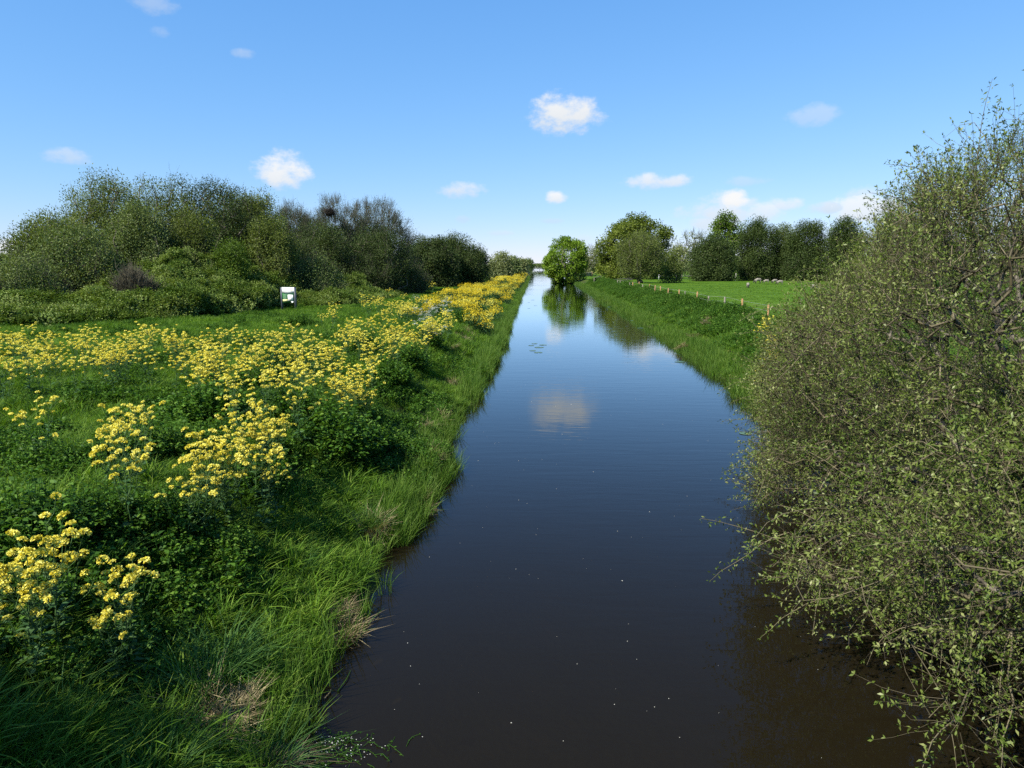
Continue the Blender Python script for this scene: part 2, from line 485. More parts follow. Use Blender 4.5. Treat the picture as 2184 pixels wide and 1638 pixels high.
# grazed turf on the field to the east; rank soil and thatch on the banks
fld = nd(nt, 'ShaderNodeMapRange', {'Value': sp.outputs[0], 'From Min': 12.0, 'From Max': 14.5}).outputs[0]
fl2 = nd(nt, 'ShaderNodeMapRange', {'Value': sp.outputs[0], 'From Min': -5.0, 'From Max': -9.0}).outputs[0]
fld = nd(nt, 'ShaderNodeMath', {0: fld, 1: fl2}, operation='MAXIMUM').outputs[0]
gm = nd(nt, 'ShaderNodeMixRGB', {0: fld, 1: mud, 2: gcol})
n3 = nd(nt, 'ShaderNodeTexNoise', {'Vector': geo.outputs['Position'], 'Scale': 9.0, 'Detail': 3.0})
bp = nd(nt, 'ShaderNodeBump', {'Height': n3.outputs['Fac'], 'Strength': 0.9, 'Distance': 0.12})
pr = nd(nt, 'ShaderNodeBsdfPrincipled', {'Base Color': gm.outputs[0], 'Roughness': 0.95, 'Specular IOR Level': 0.05, 'Normal': bp.outputs[0]})
nd(nt, 'ShaderNodeOutputMaterial', {'Surface': pr.outputs[0]})
o = mb.build('ground', m, smooth=True)
tag(o, kind='structure')

# water: one sheet between the banks, dark peaty body under a rippled mirror
mb = MB()
wy = np.concatenate([np.arange(-40, 240, 2.0), np.geomspace(240, 9000, 40)])
wl, wr = np.interp(wy, wy, -3.2 - 0.0042 * np.maximum(0, wy - 45)), np.interp(wy, _YR, _XR) + 1.1
k = len(wy)
mb.add(np.concatenate([np.stack([wl, wy, wl * 0], 1), np.stack([wr, wy, wr * 0], 1)]),
       quads=[[i, i + k, i + 1 + k, i + 1] for i in range(k - 1)])
m, nt = new_mat('canal_water')
geo = nd(nt, 'ShaderNodeNewGeometry')
mp = nd(nt, 'ShaderNodeMapping', {'Vector': geo.outputs['Position'], 'Scale': (0.42, 1.8, 1.0)})
w1 = nd(nt, 'ShaderNodeTexNoise', {'Vector': mp.outputs[0], 'Scale': 1.5, 'Detail': 3.0, 'Roughness': 0.55, 'Distortion': 0.4})
w2 = nd(nt, 'ShaderNodeTexNoise', {'Vector': mp.outputs[0], 'Scale': 6.0, 'Detail': 2.0})
# a breeze ruffles some reaches and leaves others smooth
pt = nd(nt, 'ShaderNodeTexNoise', {'Vector': geo.outputs['Position'], 'Scale': 0.055, 'Detail': 2.0})
pm = nd(nt, 'ShaderNodeMapRange', {'Value': pt.outputs['Fac'], 'From Min': 0.38, 'From Max': 0.66, 'To Min': 0.25, 'To Max': 1.0})
ha = nd(nt, 'ShaderNodeMath', {0: w2.outputs['Fac'], 1: 0.22, 2: w1.outputs['Fac']}, operation='MULTIPLY_ADD').outputs[0]
ha = nd(nt, 'ShaderNodeMath', {0: ha, 1: pm.outputs[0]}, operation='MULTIPLY').outputs[0]
bp = nd(nt, 'ShaderNodeBump', {'Height': ha, 'Strength': 1.0, 'Distance': 0.0048})
fr = nd(nt, 'ShaderNodeFresnel', {'IOR': 1.33, 'Normal': bp.outputs[0]})
gl = nd(nt, 'ShaderNodeBsdfGlossy', {'Color': (0.90, 0.96, 1, 1), 'Roughness': 0.015, 'Normal': bp.outputs[0]})
df = nd(nt, 'ShaderNodeBsdfDiffuse', {'Color': (0.0100, 0.0078, 0.0040, 1)})
tr = nd(nt, 'ShaderNodeBsdfTransparent', {'Color': (0.80, 0.68, 0.42, 1)})
body = nd(nt, 'ShaderNodeMixShader', {0: 0.16, 1: df.outputs[0], 2: tr.outputs[0]})
fp_ = nd(nt, 'ShaderNodeMath', {0: fr.outputs[0], 1: 1.4}, operation='POWER').outputs[0]
fp_ = nd(nt, 'ShaderNodeMath', {0: fp_, 1: 1.75}, operation='MULTIPLY', use_clamp=True).outputs[0]
mx = nd(nt, 'ShaderNodeMixShader', {0: fp_, 1: body.outputs[0], 2: gl.outputs[0]})
nd(nt, 'ShaderNodeOutputMaterial', {'Surface': mx.outputs[0]})
o = mb.build('water', m)
tag(o, kind='structure')

# ------------------------------------------------------------------ the footbridge the camera stands on
br = empty('footbridge', (2.4, -1.6, 2.4))
tag(br, 'concrete footbridge across the canal that carries the camera', 'bridge')
b = MB(); b.box((0, 0, 0), (19, 2.6, 0.35)); b.build('deck', M_CONCRETE, br)
for s in (-1, 1):
    b = MB()
    b.box((0, s * 1.24, 1.12), (19, 0.09, 0.10))
    b.box((0, s * 1.24, 0.62), (19, 0.05, 0.07))
    for i in range(13):
        b.box((-9 + i * 1.5, s * 1.24, 0.62), (0.10, 0.10, 0.92))
    b.build('railing', M_OLDPOST, br)
for s in (-1, 1):
    b = MB(); b.box((s * 7.2, 0, -1.35), (2.0, 2.4, 2.35)); b.build('abutment', M_CONCRETE, br)


# ------------------------------------------------------------------ scatter of ground cover (kind = stuff)
def variants(name, meshes):
    col = bpy.data.collections.new(name)
    for i, me in enumerate(meshes):
        col.objects.link(bpy.data.objects.new('%s_form_%02d' % (name, i), me))
    return col


def scatter(name, pts, scl, col, nvar, rng, tilt=0.12, zs=None):
    n = len(pts)
    me = bpy.data.meshes.new(name)
    me.vertices.add(n)
    me.vertices.foreach_set('co', np.asarray(pts, np.float32).ravel())
    rot = np.stack([rng.normal(0, tilt, n), rng.normal(0, tilt, n), rng.random(n) * 2 * math.pi], 1)
    s3 = np.stack([scl, scl, scl if zs is None else zs], 1)
    for an, ty, key, dat in (('rot', 'FLOAT_VECTOR', 'vector', rot), ('scl', 'FLOAT_VECTOR', 'vector', s3), ('vid', 'INT', 'value', rng.integers(0, nvar, n))):
        a = me.attributes.new(an, ty, 'POINT')
        a.data.foreach_set(key, np.asarray(dat, np.int32 if ty == 'INT' else np.float32).ravel())
    o = link(name, me)
    ng = bpy.data.node_groups.new(name, 'GeometryNodeTree')
    ng.interface.new_socket('Geometry', in_out='INPUT', socket_type='NodeSocketGeometry')
    ng.interface.new_socket('Geometry', in_out='OUTPUT', socket_type='NodeSocketGeometry')
    gi, go = ng.nodes.new('NodeGroupInput'), ng.nodes.new('NodeGroupOutput')
    ci = ng.nodes.new('GeometryNodeCollectionInfo')
    ci.inputs['Collection'].default_value = col
    ci.inputs['Separate Children'].default_value = True
    ci.inputs['Reset Children'].default_value = True
    ip = ng.nodes.new('GeometryNodeInstanceOnPoints')
    ip.inputs['Pick Instance'].default_value = True

    def attr(nm, ty):
        a = ng.nodes.new('GeometryNodeInputNamedAttribute')
        a.data_type = ty
        a.inputs['Name'].default_value = nm
        return a.outputs['Attribute']

    er = ng.nodes.new('FunctionNodeEulerToRotation')
    L = ng.links.new
    L(gi.outputs[0], ip.inputs['Points'])
    L(ci.outputs[0], ip.inputs['Instance'])
    L(attr('vid', 'INT'), ip.inputs['Instance Index'])
    L(attr('rot', 'FLOAT_VECTOR'), er.inputs[0])
    L(er.outputs[0], ip.inputs['Rotation'])
    L(attr('scl', 'FLOAT_VECTOR'), ip.inputs['Scale'])
    L(ip.outputs[0], go.inputs[0])
    md = o.modifiers.new('scatter', 'NODES')
    md.node_group = ng
    return o


def blade_tuft(rng, n, rad, h, w, lean, mi=0, mat=None, seg=3):
    """Arching blades, each three quads and a tip."""
    mb = MB()
    a = rng.random(n) * 2 * math.pi
    r = rad * np.sqrt(rng.random(n))
    base = np.stack([r * np.cos(a), r * np.sin(a), np.full(n, -0.03)], 1)
    out = a + rng.normal(0, 0.9, n)
    od = np.stack([np.cos(out), np.sin(out), out * 0], 1)
    side = np.stack([-np.sin(out), np.cos(out), out * 0], 1)
    side = unit(side + rng.normal(0, 0.5, (n, 3)) * np.array([1, 1, 0]))
    L = h * (0.55 + 0.6 * rng.random(n))
    ln = lean * (0.3 + 1.1 * rng.random(n))
    P = []
    for k in range(seg + 1):
        t = k / seg
        c = base + od * (L * ln * t * t)[:, None] + np.array([0, 0, 1.0]) * (L * (t - 0.38 * np.minimum(ln, 1.3) * t * t))[:, None]
        wk = w * (1 - 0.25 * t) * (0.6 + 0.6 * t * (1 - t) * 2)
        if k < seg:
            P += [c + side * wk / 2, c - side * wk / 2]
        else:
            P += [c]
    v = np.stack(P, 1)
    nv = 2 * seg + 1
    off = (np.arange(n) * nv)[:, None]
    q = np.concatenate([np.array([[2 * k, 2 * k + 1, 2 * k + 3, 2 * k + 2]]) + off for k in range(seg - 1)])
    t = np.array([[2 * seg - 2, 2 * seg - 1, 2 * seg]]) + off
    tint = rng.random(n)
    mb.n = 0
    mb.v.append(v.reshape(-1, 3)); mb.n = n * nv
    mb.q.append(q); mb.qt.append(np.tile(tint, seg - 1)); mb.qm.append(np.zeros(len(q), int))
    mb.t.append(t); mb.tt.append(tint); mb.tm.append(np.zeros(n, int))
    return mb.mesh('tuft', [mat])


def herb_clump(rng, n_st, rad, h, lf, mat, n_lf=9, dome=True):
    """Low leafy herb: upright stems with pairs of toothed, pointed leaves."""
    mb = MB()
    a = rng.random(n_st) * 2 * math.pi
    r = rad * np.sqrt(rng.random(n_st))
    x, y = r * np.cos(a), r * np.sin(a)
    hh = h * (0.6 + 0.4 * rng.random(n_st)) * (np.sqrt(np.maximum(0.08, 1 - (r / rad) ** 2 * 0.92)) if dome else 1)
    base = np.stack([x * 0.75, y * 0.75, x * 0], 1)
    top = np.stack([x * 1.15 + rng.normal(0, .04, n_st), y * 1.15 + rng.normal(0, .04, n_st), hh], 1)
    tubes(mb, base, top, 0.005, 0.003, 3, tint=0.3)
    for k in range(n_lf):
        t = 0.25 + 0.75 * (k + rng.random(n_st) * 0.6) / n_lf
        p = base + (top - base) * t[:, None]
        an = rng.random(n_st) * 2 * math.pi
        d = np.stack([np.cos(an), np.sin(an), rng.normal(0.05, 0.35, n_st)], 1)
        s = lf * (0.7 + 0.6 * rng.random(n_st)) * (1.15 - 0.45 * t)
        leaves(mb, p, d, s, s * 0.6, rng, up=1.2)
    return mb.mesh('herb', [mat])


rg = np.random.default_rng(11)
GRASS = variants('grass_tuft', [blade_tuft(rg, 44, 0.17, 0.42, 0.010, 0.95, mat=M_GRASS) for _ in range(4)]
                 + [blade_tuft(rg, 20, 0.15, 0.46, 0.019, 0.85, mat=M_GRASS, seg=4) for _ in range(3)] + [blade_tuft(rg, 60, 0.20, 0.24, 0.010, 1.2, mat=M_GRASS) for _ in range(2)])
GRASS_FAR = variants('grass_tuft_broad', [blade_tuft(rg, 34, 0.30, 0.42, 0.020, 0.7, mat=M_GRASS) for _ in range(4)])
SEDGE = variants('sedge_tuft', [blade_tuft(rg, 130, 0.16, 0.75, 0.008, 1.0, mat=M_BLUEGRASS) for _ in range(3)])
STRAW = variants('straw_tuft', [blade_tuft(rg, 170, 0.18, 0.19, 0.008, 1.5, mat=M_STRAW) for _ in range(3)])
REED = variants('reed_tuft', [blade_tuft(rg, 16, 0.16, 0.70, 0.013, 0.42, mat=M_REED) for _ in range(4)])
HERB = variants('herb_tuft', [herb_clump(rg, 34, 0.26, 0.34, 0.068, M_HERB, 7) for _ in range(4)])
BRAM = variants('bramble_tuft', [herb_clump(rg, 44, 0.55, 0.75, 0.125, M_BRAMBLE, 9) for _ in range(4)])


def clip_frame(P, m=200, dmax=1e9):
    q, d = project(P)
    return (d > 0.5) & (d < dmax) & (q[:, 0] > -m) & (q[:, 0] < 2184 + m) & (q[:, 1] < 1638 + 2 * m)


def pick(rng, n, x0, x1, y0, y1, pw=1.0, rel=None):
    y = y0 + (y1 - y0) * rng.random(n) ** pw
    x = x0 + (x1 - x0) * rng.random(n)
    if rel == 'L':
        x = xl(y) - x
    elif rel == 'R':
        x = xr(y) + x
    P = np.stack([x, y, ground(x, y)], 1)
    return P[clip_frame(P)]


rs = np.random.default_rng(23)
ST = [(420, 1420), (455, 1440), (480, 1405), (715, 1205), (725, 1230), (790, 1060), (915, 870), (920, 900), (908, 930), (890, 1000), (960, 790), (975, 740), (985, 715), (1000, 705), (930, 850), (570, 1470)]
P = np.concatenate([np.array([at_z(a + dx, b_ + dy, 0.75) for a, b_ in ST]) for dx, dy in ((0, 0), (8, 6), (-8, 4))])
P[:, 2] = ground(P[:, 0], P[:, 1]) + 0.05
o = scatter('dead_grass', P, 0.8 + 0.5 * rs.random(len(P)), STRAW, 3, rs, tilt=0.3)
tag(o, 'patches of dead straw coloured grass on the left bank slope', 'dead grass', kind='stuff')
STP = P.copy()
# left bank grass: close and fine, then broader tufts further away
P = pick(rs, 26000, 0.05, 14, 2.2, 26, 1.25, 'L')
dens = 0.5 + 0.5 * vnoise(P[:, 0] / 0.9, P[:, 1] / 0.9, 31)
P = P[rs.random(len(P)) < 0.25 + 0.7 * dens]
P = P[np.min(np.linalg.norm(P[:, None, :2] - STP[None, :, :2], axis=2), axis=1) > 0.17]
hv = 0.62 + 0.42 * vnoise(P[:, 0] / 1.6, P[:, 1] / 1.6, 33) + 0.15 * rs.random(len(P))
o = scatter('grass', P, np.clip(hv, 0.35, 1.4), GRASS, 9, rs)
tag(o, 'long green grass covering the near canal bank', 'grass', kind='stuff')
P = pick(rs, 30000, 0.05, 30, 24, 130, 1.5, 'L')
hv = 0.75 + 0.35 * vnoise(P[:, 0] / 2.5, P[:, 1] / 2.5, 34)
o = scatter('grass', P, np.clip(hv, 0.35, 1.3), GRASS_FAR, 4, rs)
tag(o, 'green grass further along the left bank', 'grass', kind='stuff')
P = pick(rs, 9000, 0.0, 7.2, 14, 170, 1.6, 'R')
o = scatter('grass', P, 0.6 + 0.5 * rs.random(len(P)), GRASS_FAR, 4, rs)
tag(o, 'green grass on the right canal bank', 'grass', kind='stuff')
P = pick(rs, 9000, 7, 60, 25, 150, 1.3, 'R')
rank = vnoise(P[:, 0] / 5.0, P[:, 1] / 7.0, 39) > 0.25
o = scatter('grass', P, 0.28 + 0.18 * rs.random(len(P)) + 0.35 * rank, GRASS_FAR, 4, rs, zs=0.16 + 0.16 * rs.random(len(P)) + 0.14 * rank)
tag(o, 'short grazed turf of the sheep field', 'grass', kind='stuff')
# reeds and sweet-grass standing along both waterlines
P = np.concatenate([pick(rs, 160, -0.2, 0.15, 3, 10.5, 1.0, 'L'), pick(rs, 2300, -0.25, 0.40, 10.5, 60, 1.4, 'L'), pick(rs, 1500, -0.22, 0.5, 55, 320, 1.6, 'L'), pick(rs, 4200, -0.45, 0.9, 12, 210, 1.7, 'R')])
nzv = vnoise(P[:, 1] / 2.2, P[:, 0] * 0 + np.sign(P[:, 0]), 41)
P = P[rs.random(len(P)) < 0.62 + 0.5 * nzv]
P[:, 2] = np.maximum(P[:, 2], -0.12)
o = scatter('reeds', P, (0.65 + 0.5 * rs.random(len(P))) * np.where((P[:, 0] < 0) & (P[:, 1] < 22), 0.75, 1.0), REED, 4, rs, tilt=0.16)
tag(o, 'bright green reed blades along the water edge', 'reeds', kind='stuff')
# mixed low herbs among the grass
P = np.concatenate([pick(rs, 4200, 0.1, 12, 3, 30, 1.2, 'L'), pick(rs, 2600, 2.0, 30, 28, 110, 1.3, 'L')])
P = P[vnoise(P[:, 0] / 1.5, P[:, 1] / 1.5, 35) > 0.0]
o = scatter('low_herbs', P, 0.7 + 0.7 * rs.random(len(P)), HERB, 4, rs)
tag(o, 'low leafy herbs mixed into the bank grass', 'herbs', kind='stuff')
# dark nettle and bramble band along the top of the right bank
P = pick(rs, 9000, 1.6, 6.0, 13, 175, 1.6, 'R')
w_ = vnoise(P[:, 0] / 3.0, P[:, 1] / 4.0, 36)
P = P[rs.random(len(P)) < 0.75 + 0.4 * w_]
rr = P[:, 0] - xr(P[:, 1])
o = scatter('nettle_bed', P, 1.25 + 0.5 * rs.random(len(P)), HERB, 4, rs, zs=(1.5 + 1.9 * np.clip(vnoise(P[:, 0] / 2.4, P[:, 1] / 3.4, 37), -0.6, 1)) * (0.5 + 0.7 * sstep((rr - 1.4) / 2.0)))
tag(o, 'dark green nettles and brambles banked below the field fence', 'nettles', kind='stuff')
# sedge and straw
SP = [(430, 1340, 1.1), (470, 1290, 0.9), (230, 1230, 0.8), (100, 1480, 0.9), (330, 1500, 0.8), (780, 1030, 0.7), (640, 1130, 0.7), (560, 1420, 0.8), (270, 1160, 0.8)]
P = np.array([at_z(a, b_, 1.0) for a, b_, c in SP])
P[:, 2] = ground(P[:, 0], P[:, 1])
for i, p in enumerate(P):
    pass
o = scatter('sedge_tussocks', P, np.array([c for _, _, c in SP]), SEDGE, 3, rs, tilt=0.08)
tag(o, 'blue green tussocks of long sedge on the near bank', 'sedge', kind='stuff')
P = np.concatenate([np.array([at_z(a, b_, 1.0) for a, b_ in ((1500, 690), (1515, 688), (1530, 686), (1545, 690), (1560, 688), (1485, 700), (1478, 712), (1440, 640), (1460, 645), (1505, 655), (1520, 658), (1570, 692))])] * 2)
P[:, :2] += rs.normal(0, 0.25, (len(P), 2))
P[:, 2] = ground(P[:, 0], P[:, 1]) + 0.35
o = scatter('dead_grass', P, 0.9 + 0.7 * rs.random(len(P)), STRAW, 3, rs, tilt=0.25)
tag(o, 'dead straw coloured stalks among the nettles by the field fence', 'dead grass', kind='stuff')

# bramble thicket behind the sign, rolling mounds of leaves
def bramble_h(x, y):
    return np.clip(1.25 + 0.8 * vnoise(x / 3.6, y / 4.2, 51) + 0.35 * vnoise(x / 1.4, y / 1.4, 52), 0.25, 2.6)


_BE = np.array([[-60, 27], [-27.6, 34], [-24, 36], [-21.3, 39.5], [-19.5, 47], [-18.9, 53], [-16.6, 53.5], [-14.5, 56], [-14, 70], [-15, 90], [-14, 120]])
n = 34000
x = -62 + 48.5 * rs.random(n)
y = 26 + 74 * rs.random(n) ** 1.5
ye = np.interp(x, _BE[:7, 0], _BE[:7, 1])
xe = np.interp(y, _BE[5:, 1], _BE[5:, 0])
inside = np.where(x < -16.6, y > ye, (x < xe) & (y > 53.5))
edge = np.clip(np.where(x < -16.6, (y - ye) / 2.5, (xe - x) / 2.0), 0.0, 1)
sel = inside
inl = np.where(x < -16.6, y - ye, xe - x)[sel]
x, y, edge = x[sel], y[sel], edge[sel]
hh = bramble_h(x, y) * (0.35 + 0.65 * sstep(edge)) * (1 + 0.95 * sstep((inl - 2) / 12.0))
P = np.stack([x, y, ground(x, y) + np.maximum(0, hh - 0.45) * (1 - 0.55 * rs.random(len(x)) ** 2.0)], 1)
kf = clip_frame(P)
P = P[kf]
o = scatter('bramble_thicket', P, 0.75 + 0.45 * rs.random(len(P)), BRAM, 4, rs, tilt=0.3)
tag(o, 'rolling thicket of green brambles behind the information sign', 'brambles', kind='stuff')


# ------------------------------------------------------------------ trees
def grow(base, att, seg, rng, wander=0.12, bend=0.08):
    """Joins the attraction points to the base by a branching tree of short segments."""
    base = np.asarray(base, float).reshape(-1, 3)
    cap = len(att) * 14 + 200
    pos = np.zeros((cap, 3))
    par = np.full(cap, -1)
    dist = np.zeros(cap)
    n = len(base)
    pos[:n] = base
    par[1:n] = 0
    order = np.argsort(np.min(np.linalg.norm(att[:, None] - base[None], axis=2), axis=1))
    tips = []
    for i in order:
        a = att[i]
        dv = a - pos[:n]
        dd = np.sqrt((dv * dv).sum(1))
        j = int(np.argmin(dd + 0.22 * dist[:n]))
        L = dd[j]
        m = max(1, min(12, int(L / seg)))
        d0 = a - pos[j]
        prev = j
        p0 = pos[j].copy()
        bow = np.cross(d0, rng.normal(0, 1, 3)) * bend
        for k in range(1, m + 1):
            t = k / m
            p = p0 + d0 * t
            if k < m:
                p = p + bow * math.sin(math.pi * t) + rng.normal(0, wander * L / m, 3) + np.array([0, 0, -0.10 * L * t * (1 - t)])
            if n >= cap:
                break
            pos[n] = p
            par[n] = prev
            dist[n] = dist[prev] + L / m
            prev = n
            n += 1
        tips.append(prev)
    pos, par = pos[:n], par[:n]
    cnt = np.zeros(n)
    cnt[np.array(tips)] += 1
    for i in range(n - 1, -1, -1):
        if par[i] >= 0:
            cnt[par[i]] += cnt[i]
    return pos, par, cnt, np.array(tips)


def crown_points(rng, n, w, wd, h, hb, prof, shell=0.5, lump=0.25, seed=0):
    """Random points in a crown: half width w across, wd in depth, height h, from hb*h up."""
    out = []
    while len(out) < n:
        k = 4 * n
        u = rng.uniform(-1, 1, (k, 2))
        t = rng.random(k)
        r = np.sqrt((u ** 2).sum(1))
        lim = np.interp(t, prof[0], prof[1])
        ang = np.arctan2(u[:, 1], u[:, 0])
        lim = lim * (1 + lump * vnoise(ang * 1.6 + seed, t * 4 + seed, 61))
        ok = (r < lim) & ((r > lim * shell) | (t > 0.75) | (rng.random(k) < 0.3))
        for p, tt in zip(u[ok], t[ok]):
            out.append((p[0] * w, p[1] * wd, h * (hb + (1 - hb) * tt)))
    return np.array(out[:n])


ROUND = ([0, 0.12, 0.35, 0.6, 0.8, 0.93, 1.0], [0.45, 0.8, 1.0, 0.97, 0.78, 0.48, 0.12])
DOME = ([0, 0.2, 0.45, 0.68, 0.85, 0.95, 1.0], [0.92, 1.0, 0.98, 0.84, 0.62, 0.38, 0.12])
SHRUB = ([0, 0.3, 0.6, 0.85, 1.0], [0.85, 1.0, 0.9, 0.6, 0.15])
TALL = ([0, 0.2, 0.5, 0.8, 0.93, 1.0], [0.75, 0.95, 1.0, 0.8, 0.5, 0.15])


def tree(name, label, px, halfw, ytop, y, mat, hb=0.0, prof=ROUND, n_att=120, n_leaf=70, lsize=0.30, spread=0.55,
         twigs=0, twig_l=1.2, twig_mat=None, bark=None, depth=0.9, seed=1, stems=1, top_bare=0.0, group=None, cat='tree', r0=0.02, base_px=None, twr=0.009, lump=0.25, shell=0.5):
    """A tree whose crown spans halfw photo pixels either side of px at distance y."""
    rng = np.random.default_rng(seed)
    c = at_y(px, ytop, y)
    ax = (np.array([c - CAM]) @ CM)[0, 2] * -1
    w = halfw / F_PX * ax
    bx = at_y(base_px if base_px else px, ytop, y)[0]
    gz = float(ground(np.array([bx]), np.array([y]))[0])
    gz = max(gz, 0.1) - 0.05
    h = c[2] - gz
    root = empty(name, (bx, y, gz))
    tag(root, label, cat, group)
    att = crown_points(rng, n_att, w * 0.88, w * depth * 0.88, h * 0.955, hb, prof, seed=seed * 3.1, lump=lump, shell=shell)
    att[:, 0] += c[0] - bx
    if stems == 1:
        bases = np.array([[0, 0, 0.0]])
    else:
        an = rng.random(stems) * 6.28
        bases = np.concatenate([[[0, 0, -0.1]], np.stack([np.cos(an) * w * 0.3, np.sin(an) * w * 0.3, an * 0], 1)])
    pos, par, cnt, tips = grow(bases, att, max(0.35, h / 14), rng)
    mb = MB()
    ch = np.where(par >= 0)[0]
    rad = r0 * np.sqrt(cnt) * (h / 8.0) ** 0.5
    rad = np.maximum(rad, 0.012)
    big = rad[ch] > 0.05
    tubes(mb, pos[par[ch[big]]], pos[ch[big]], np.minimum(rad[par[ch[big]]], rad[ch[big]] * 1.3), rad[ch[big]], 6)
    tubes(mb, pos[par[ch[~big]]], pos[ch[~big]], np.minimum(rad[par[ch[~big]]], rad[ch[~big]] * 1.3), rad[ch[~big]], 3)
    mb.build('trunk', bark or M_BARK, root)
    ctr = np.array([c[0] - bx, 0, h * (hb + 0.35 * (1 - hb))])
    T = att
    if twigs:
        mb = MB()
        p = np.repeat(T, twigs, 0) + rng.normal(0, spread * 0.35, (len(T) * twigs, 3))
        d = unit(unit(p - ctr) * 0.9 + rng.normal(0, 0.45, p.shape) + np.array([0, 0, 0.75]))
        L = twig_l * (0.5 + 0.8 * rng.random(len(p)))
        m1 = p + d * (L * 0.5)[:, None]
        d2 = unit(d + rng.normal(0, 0.25, p.shape) + np.array([0, 0, 0.2]))
        e = m1 + d2 * (L * 0.5)[:, None]
        tn = rng.random(len(p))
        tubes(mb, p, m1, twr * 1.3, twr, 3, tint=tn)
        tubes(mb, m1, e, twr, twr * 0.4, 3, tint=tn)
        ds = unit(d2 + rng.normal(0, 0.5, p.shape))
        tubes(mb, m1, m1 + ds * (L * 0.4)[:, None], twr * 0.8, twr * 0.35, 3, tint=tn)
        mb.build('twigs', twig_mat or M_GREYTWIG, root)
    if n_leaf:
        mb = MB()
        k = np.full(len(T), n_leaf)
        if top_bare:
            tt = T[:, 2] / h
            k = (n_leaf * np.clip(1 - top_bare * sstep((tt - 0.45) / 0.4), 0.05, 1)).astype(int)
        p = np.repeat(T, k, 0)
        off = unit(rng.normal(0, 1, p.shape)) * (rng.random((len(p), 1)) ** 0.45) * spread * 1.75
        off *= np.repeat(0.75 + 0.6 * rng.random(len(T)), k, 0)[:, None]
        p = p + off
        p[:, 2] = np.maximum(p[:, 2], 0.05)
        d = unit(unit(p - ctr) * 0.6 + unit(off) * 0.5 + rng.normal(0, 0.6, p.shape))
        s = lsize * (0.6 + 0.7 * rng.random(len(p)))
        tn = np.clip(np.repeat(rng.random(len(T)), k, 0) * 0.5 + rng.random(len(p)) * 0.6 - 0.05, 0, 1)
        leaves(mb, p, d, s, s * 0.66, rng, up=0.35, tint=tn, nb=unit(p - ctr) * 1.7)
        mb.build('foliage', mat, root)
    return root


LT = 'willow scrub along the left side'
kw = dict(twigs=4, twig_l=0.9, n_leaf=210, lsize=0.125, spread=0.50, n_att=420, prof=DOME, stems=3, twr=0.007, shell=0.35)
tree('willow_tree', 'grey green willow at the far left end of the scrub, shorter than its neighbour', 100, 85, 455, 48, M_WILLOW, seed=2, top_bare=0.2, **kw)
tree('willow_tree', 'tall airy willow with the highest crown of the left scrub', 218, 120, 358, 55, M_WILLOW, seed=3, top_bare=0.4, **kw)
tree('willow_tree', 'thin topped willow next to the highest one, rising behind the brown leafless bush', 340, 115, 362, 60, M_WILLOW, seed=4, top_bare=0.5, **kw)
tree('willow_tree', 'broad dark willow above the lime green ivy bush', 448, 125, 374, 60, M_DARK_SHADED, seed=5, top_bare=0.35, **kw)
tree('willow_tree', 'willow with a leafy pointed side crown at the open gap in the left scrub', 545, 75, 400, 62, M_WILLOW, seed=6, top_bare=0.3, **kw)
kw.update(n_leaf=190, twigs=16, twig_l=1.0, lsize=0.11, twr=0.009, n_att=560, shell=0.15, r0=0.011)
tree('willow_tree', 'small bare twiggy willow just before the bare dome shaped one', 625, 62, 424, 84, M_DARK_SHADED, seed=7, top_bare=0.75, **kw)
tree('willow_tree', 'bare willow with a fine rounded dome of twigs and a bird nest', 720, 105, 411, 82, M_DARK_SHADED, seed=8, top_bare=0.8, **kw)
tree('willow_tree', 'bare willow forming the sloping right shoulder of the twiggy dome', 800, 100, 422, 88, M_DARK_SHADED, seed=9, top_bare=0.75, **kw)
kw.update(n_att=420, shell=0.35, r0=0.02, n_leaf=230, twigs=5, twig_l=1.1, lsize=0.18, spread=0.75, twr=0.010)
tree('willow_tree', 'low dense dark willow at the end of the scrub where the yellow flowers begin', 975, 74, 502, 112, M_DARK_SHADED, seed=10, **kw)
tree('willow_tree', 'dark rounded willow between the bare dome and the last willow', 910, 70, 508, 106, M_DARK_SHADED, seed=11, **kw)
sk = dict(prof=SHRUB, stems=4, n_att=120, spread=0.5, cat='bush')
tree('ivy_bush', 'ivy covered bush with a lime green top in front of the dark willow', 492, 36, 512, 52, M_LIME, n_leaf=230, lsize=0.11, seed=20, **sk)
tree('leafless_bush', 'rounded brown leafless bush standing in the brambles', 283, 36, 585, 43, M_BROWN, n_leaf=0, twigs=26, twig_l=0.9, twig_mat=M_BROWN, seed=21, twr=0.012, **sk)
tree('willow_bush', 'pale sage green bush rising behind the information sign', 665, 66, 545, 60, M_SAGE, n_leaf=230, lsize=0.11, twigs=4, seed=22, **sk)
tree('willow_bush', 'dull green bush between the ivy bush and the sage green one', 590, 62, 520, 60, M_WILLOW, n_leaf=230, lsize=0.11, twigs=4, seed=23, **sk)
tree('willow_bush', 'dark bush of tangled twigs at the foot of the bare dome willow', 770, 85, 548, 74, M_DARK_SHADED, n_leaf=230, lsize=0.11, twigs=8, seed=24, **sk)
tree('willow_bush', 'dark low bush in the shade beside the flowering crest', 860, 58, 560, 80, M_DARK_SHADED, n_leaf=230, lsize=0.11, twigs=8, seed=25, **sk)
tree('hawthorn_bush', 'rounded green bush at the left picture edge above the brambles', 40, 90, 545, 41, M_SAGE, n_leaf=230, lsize=0.11, twigs=4, seed=26, **sk)
tree('hawthorn_bush', 'bush tangled with brown stems left of the leafless bush', 190, 80, 545, 45, M_WILLOW, n_leaf=230, lsize=0.11, twigs=4, twig_mat=M_BROWN, seed=27, **sk)
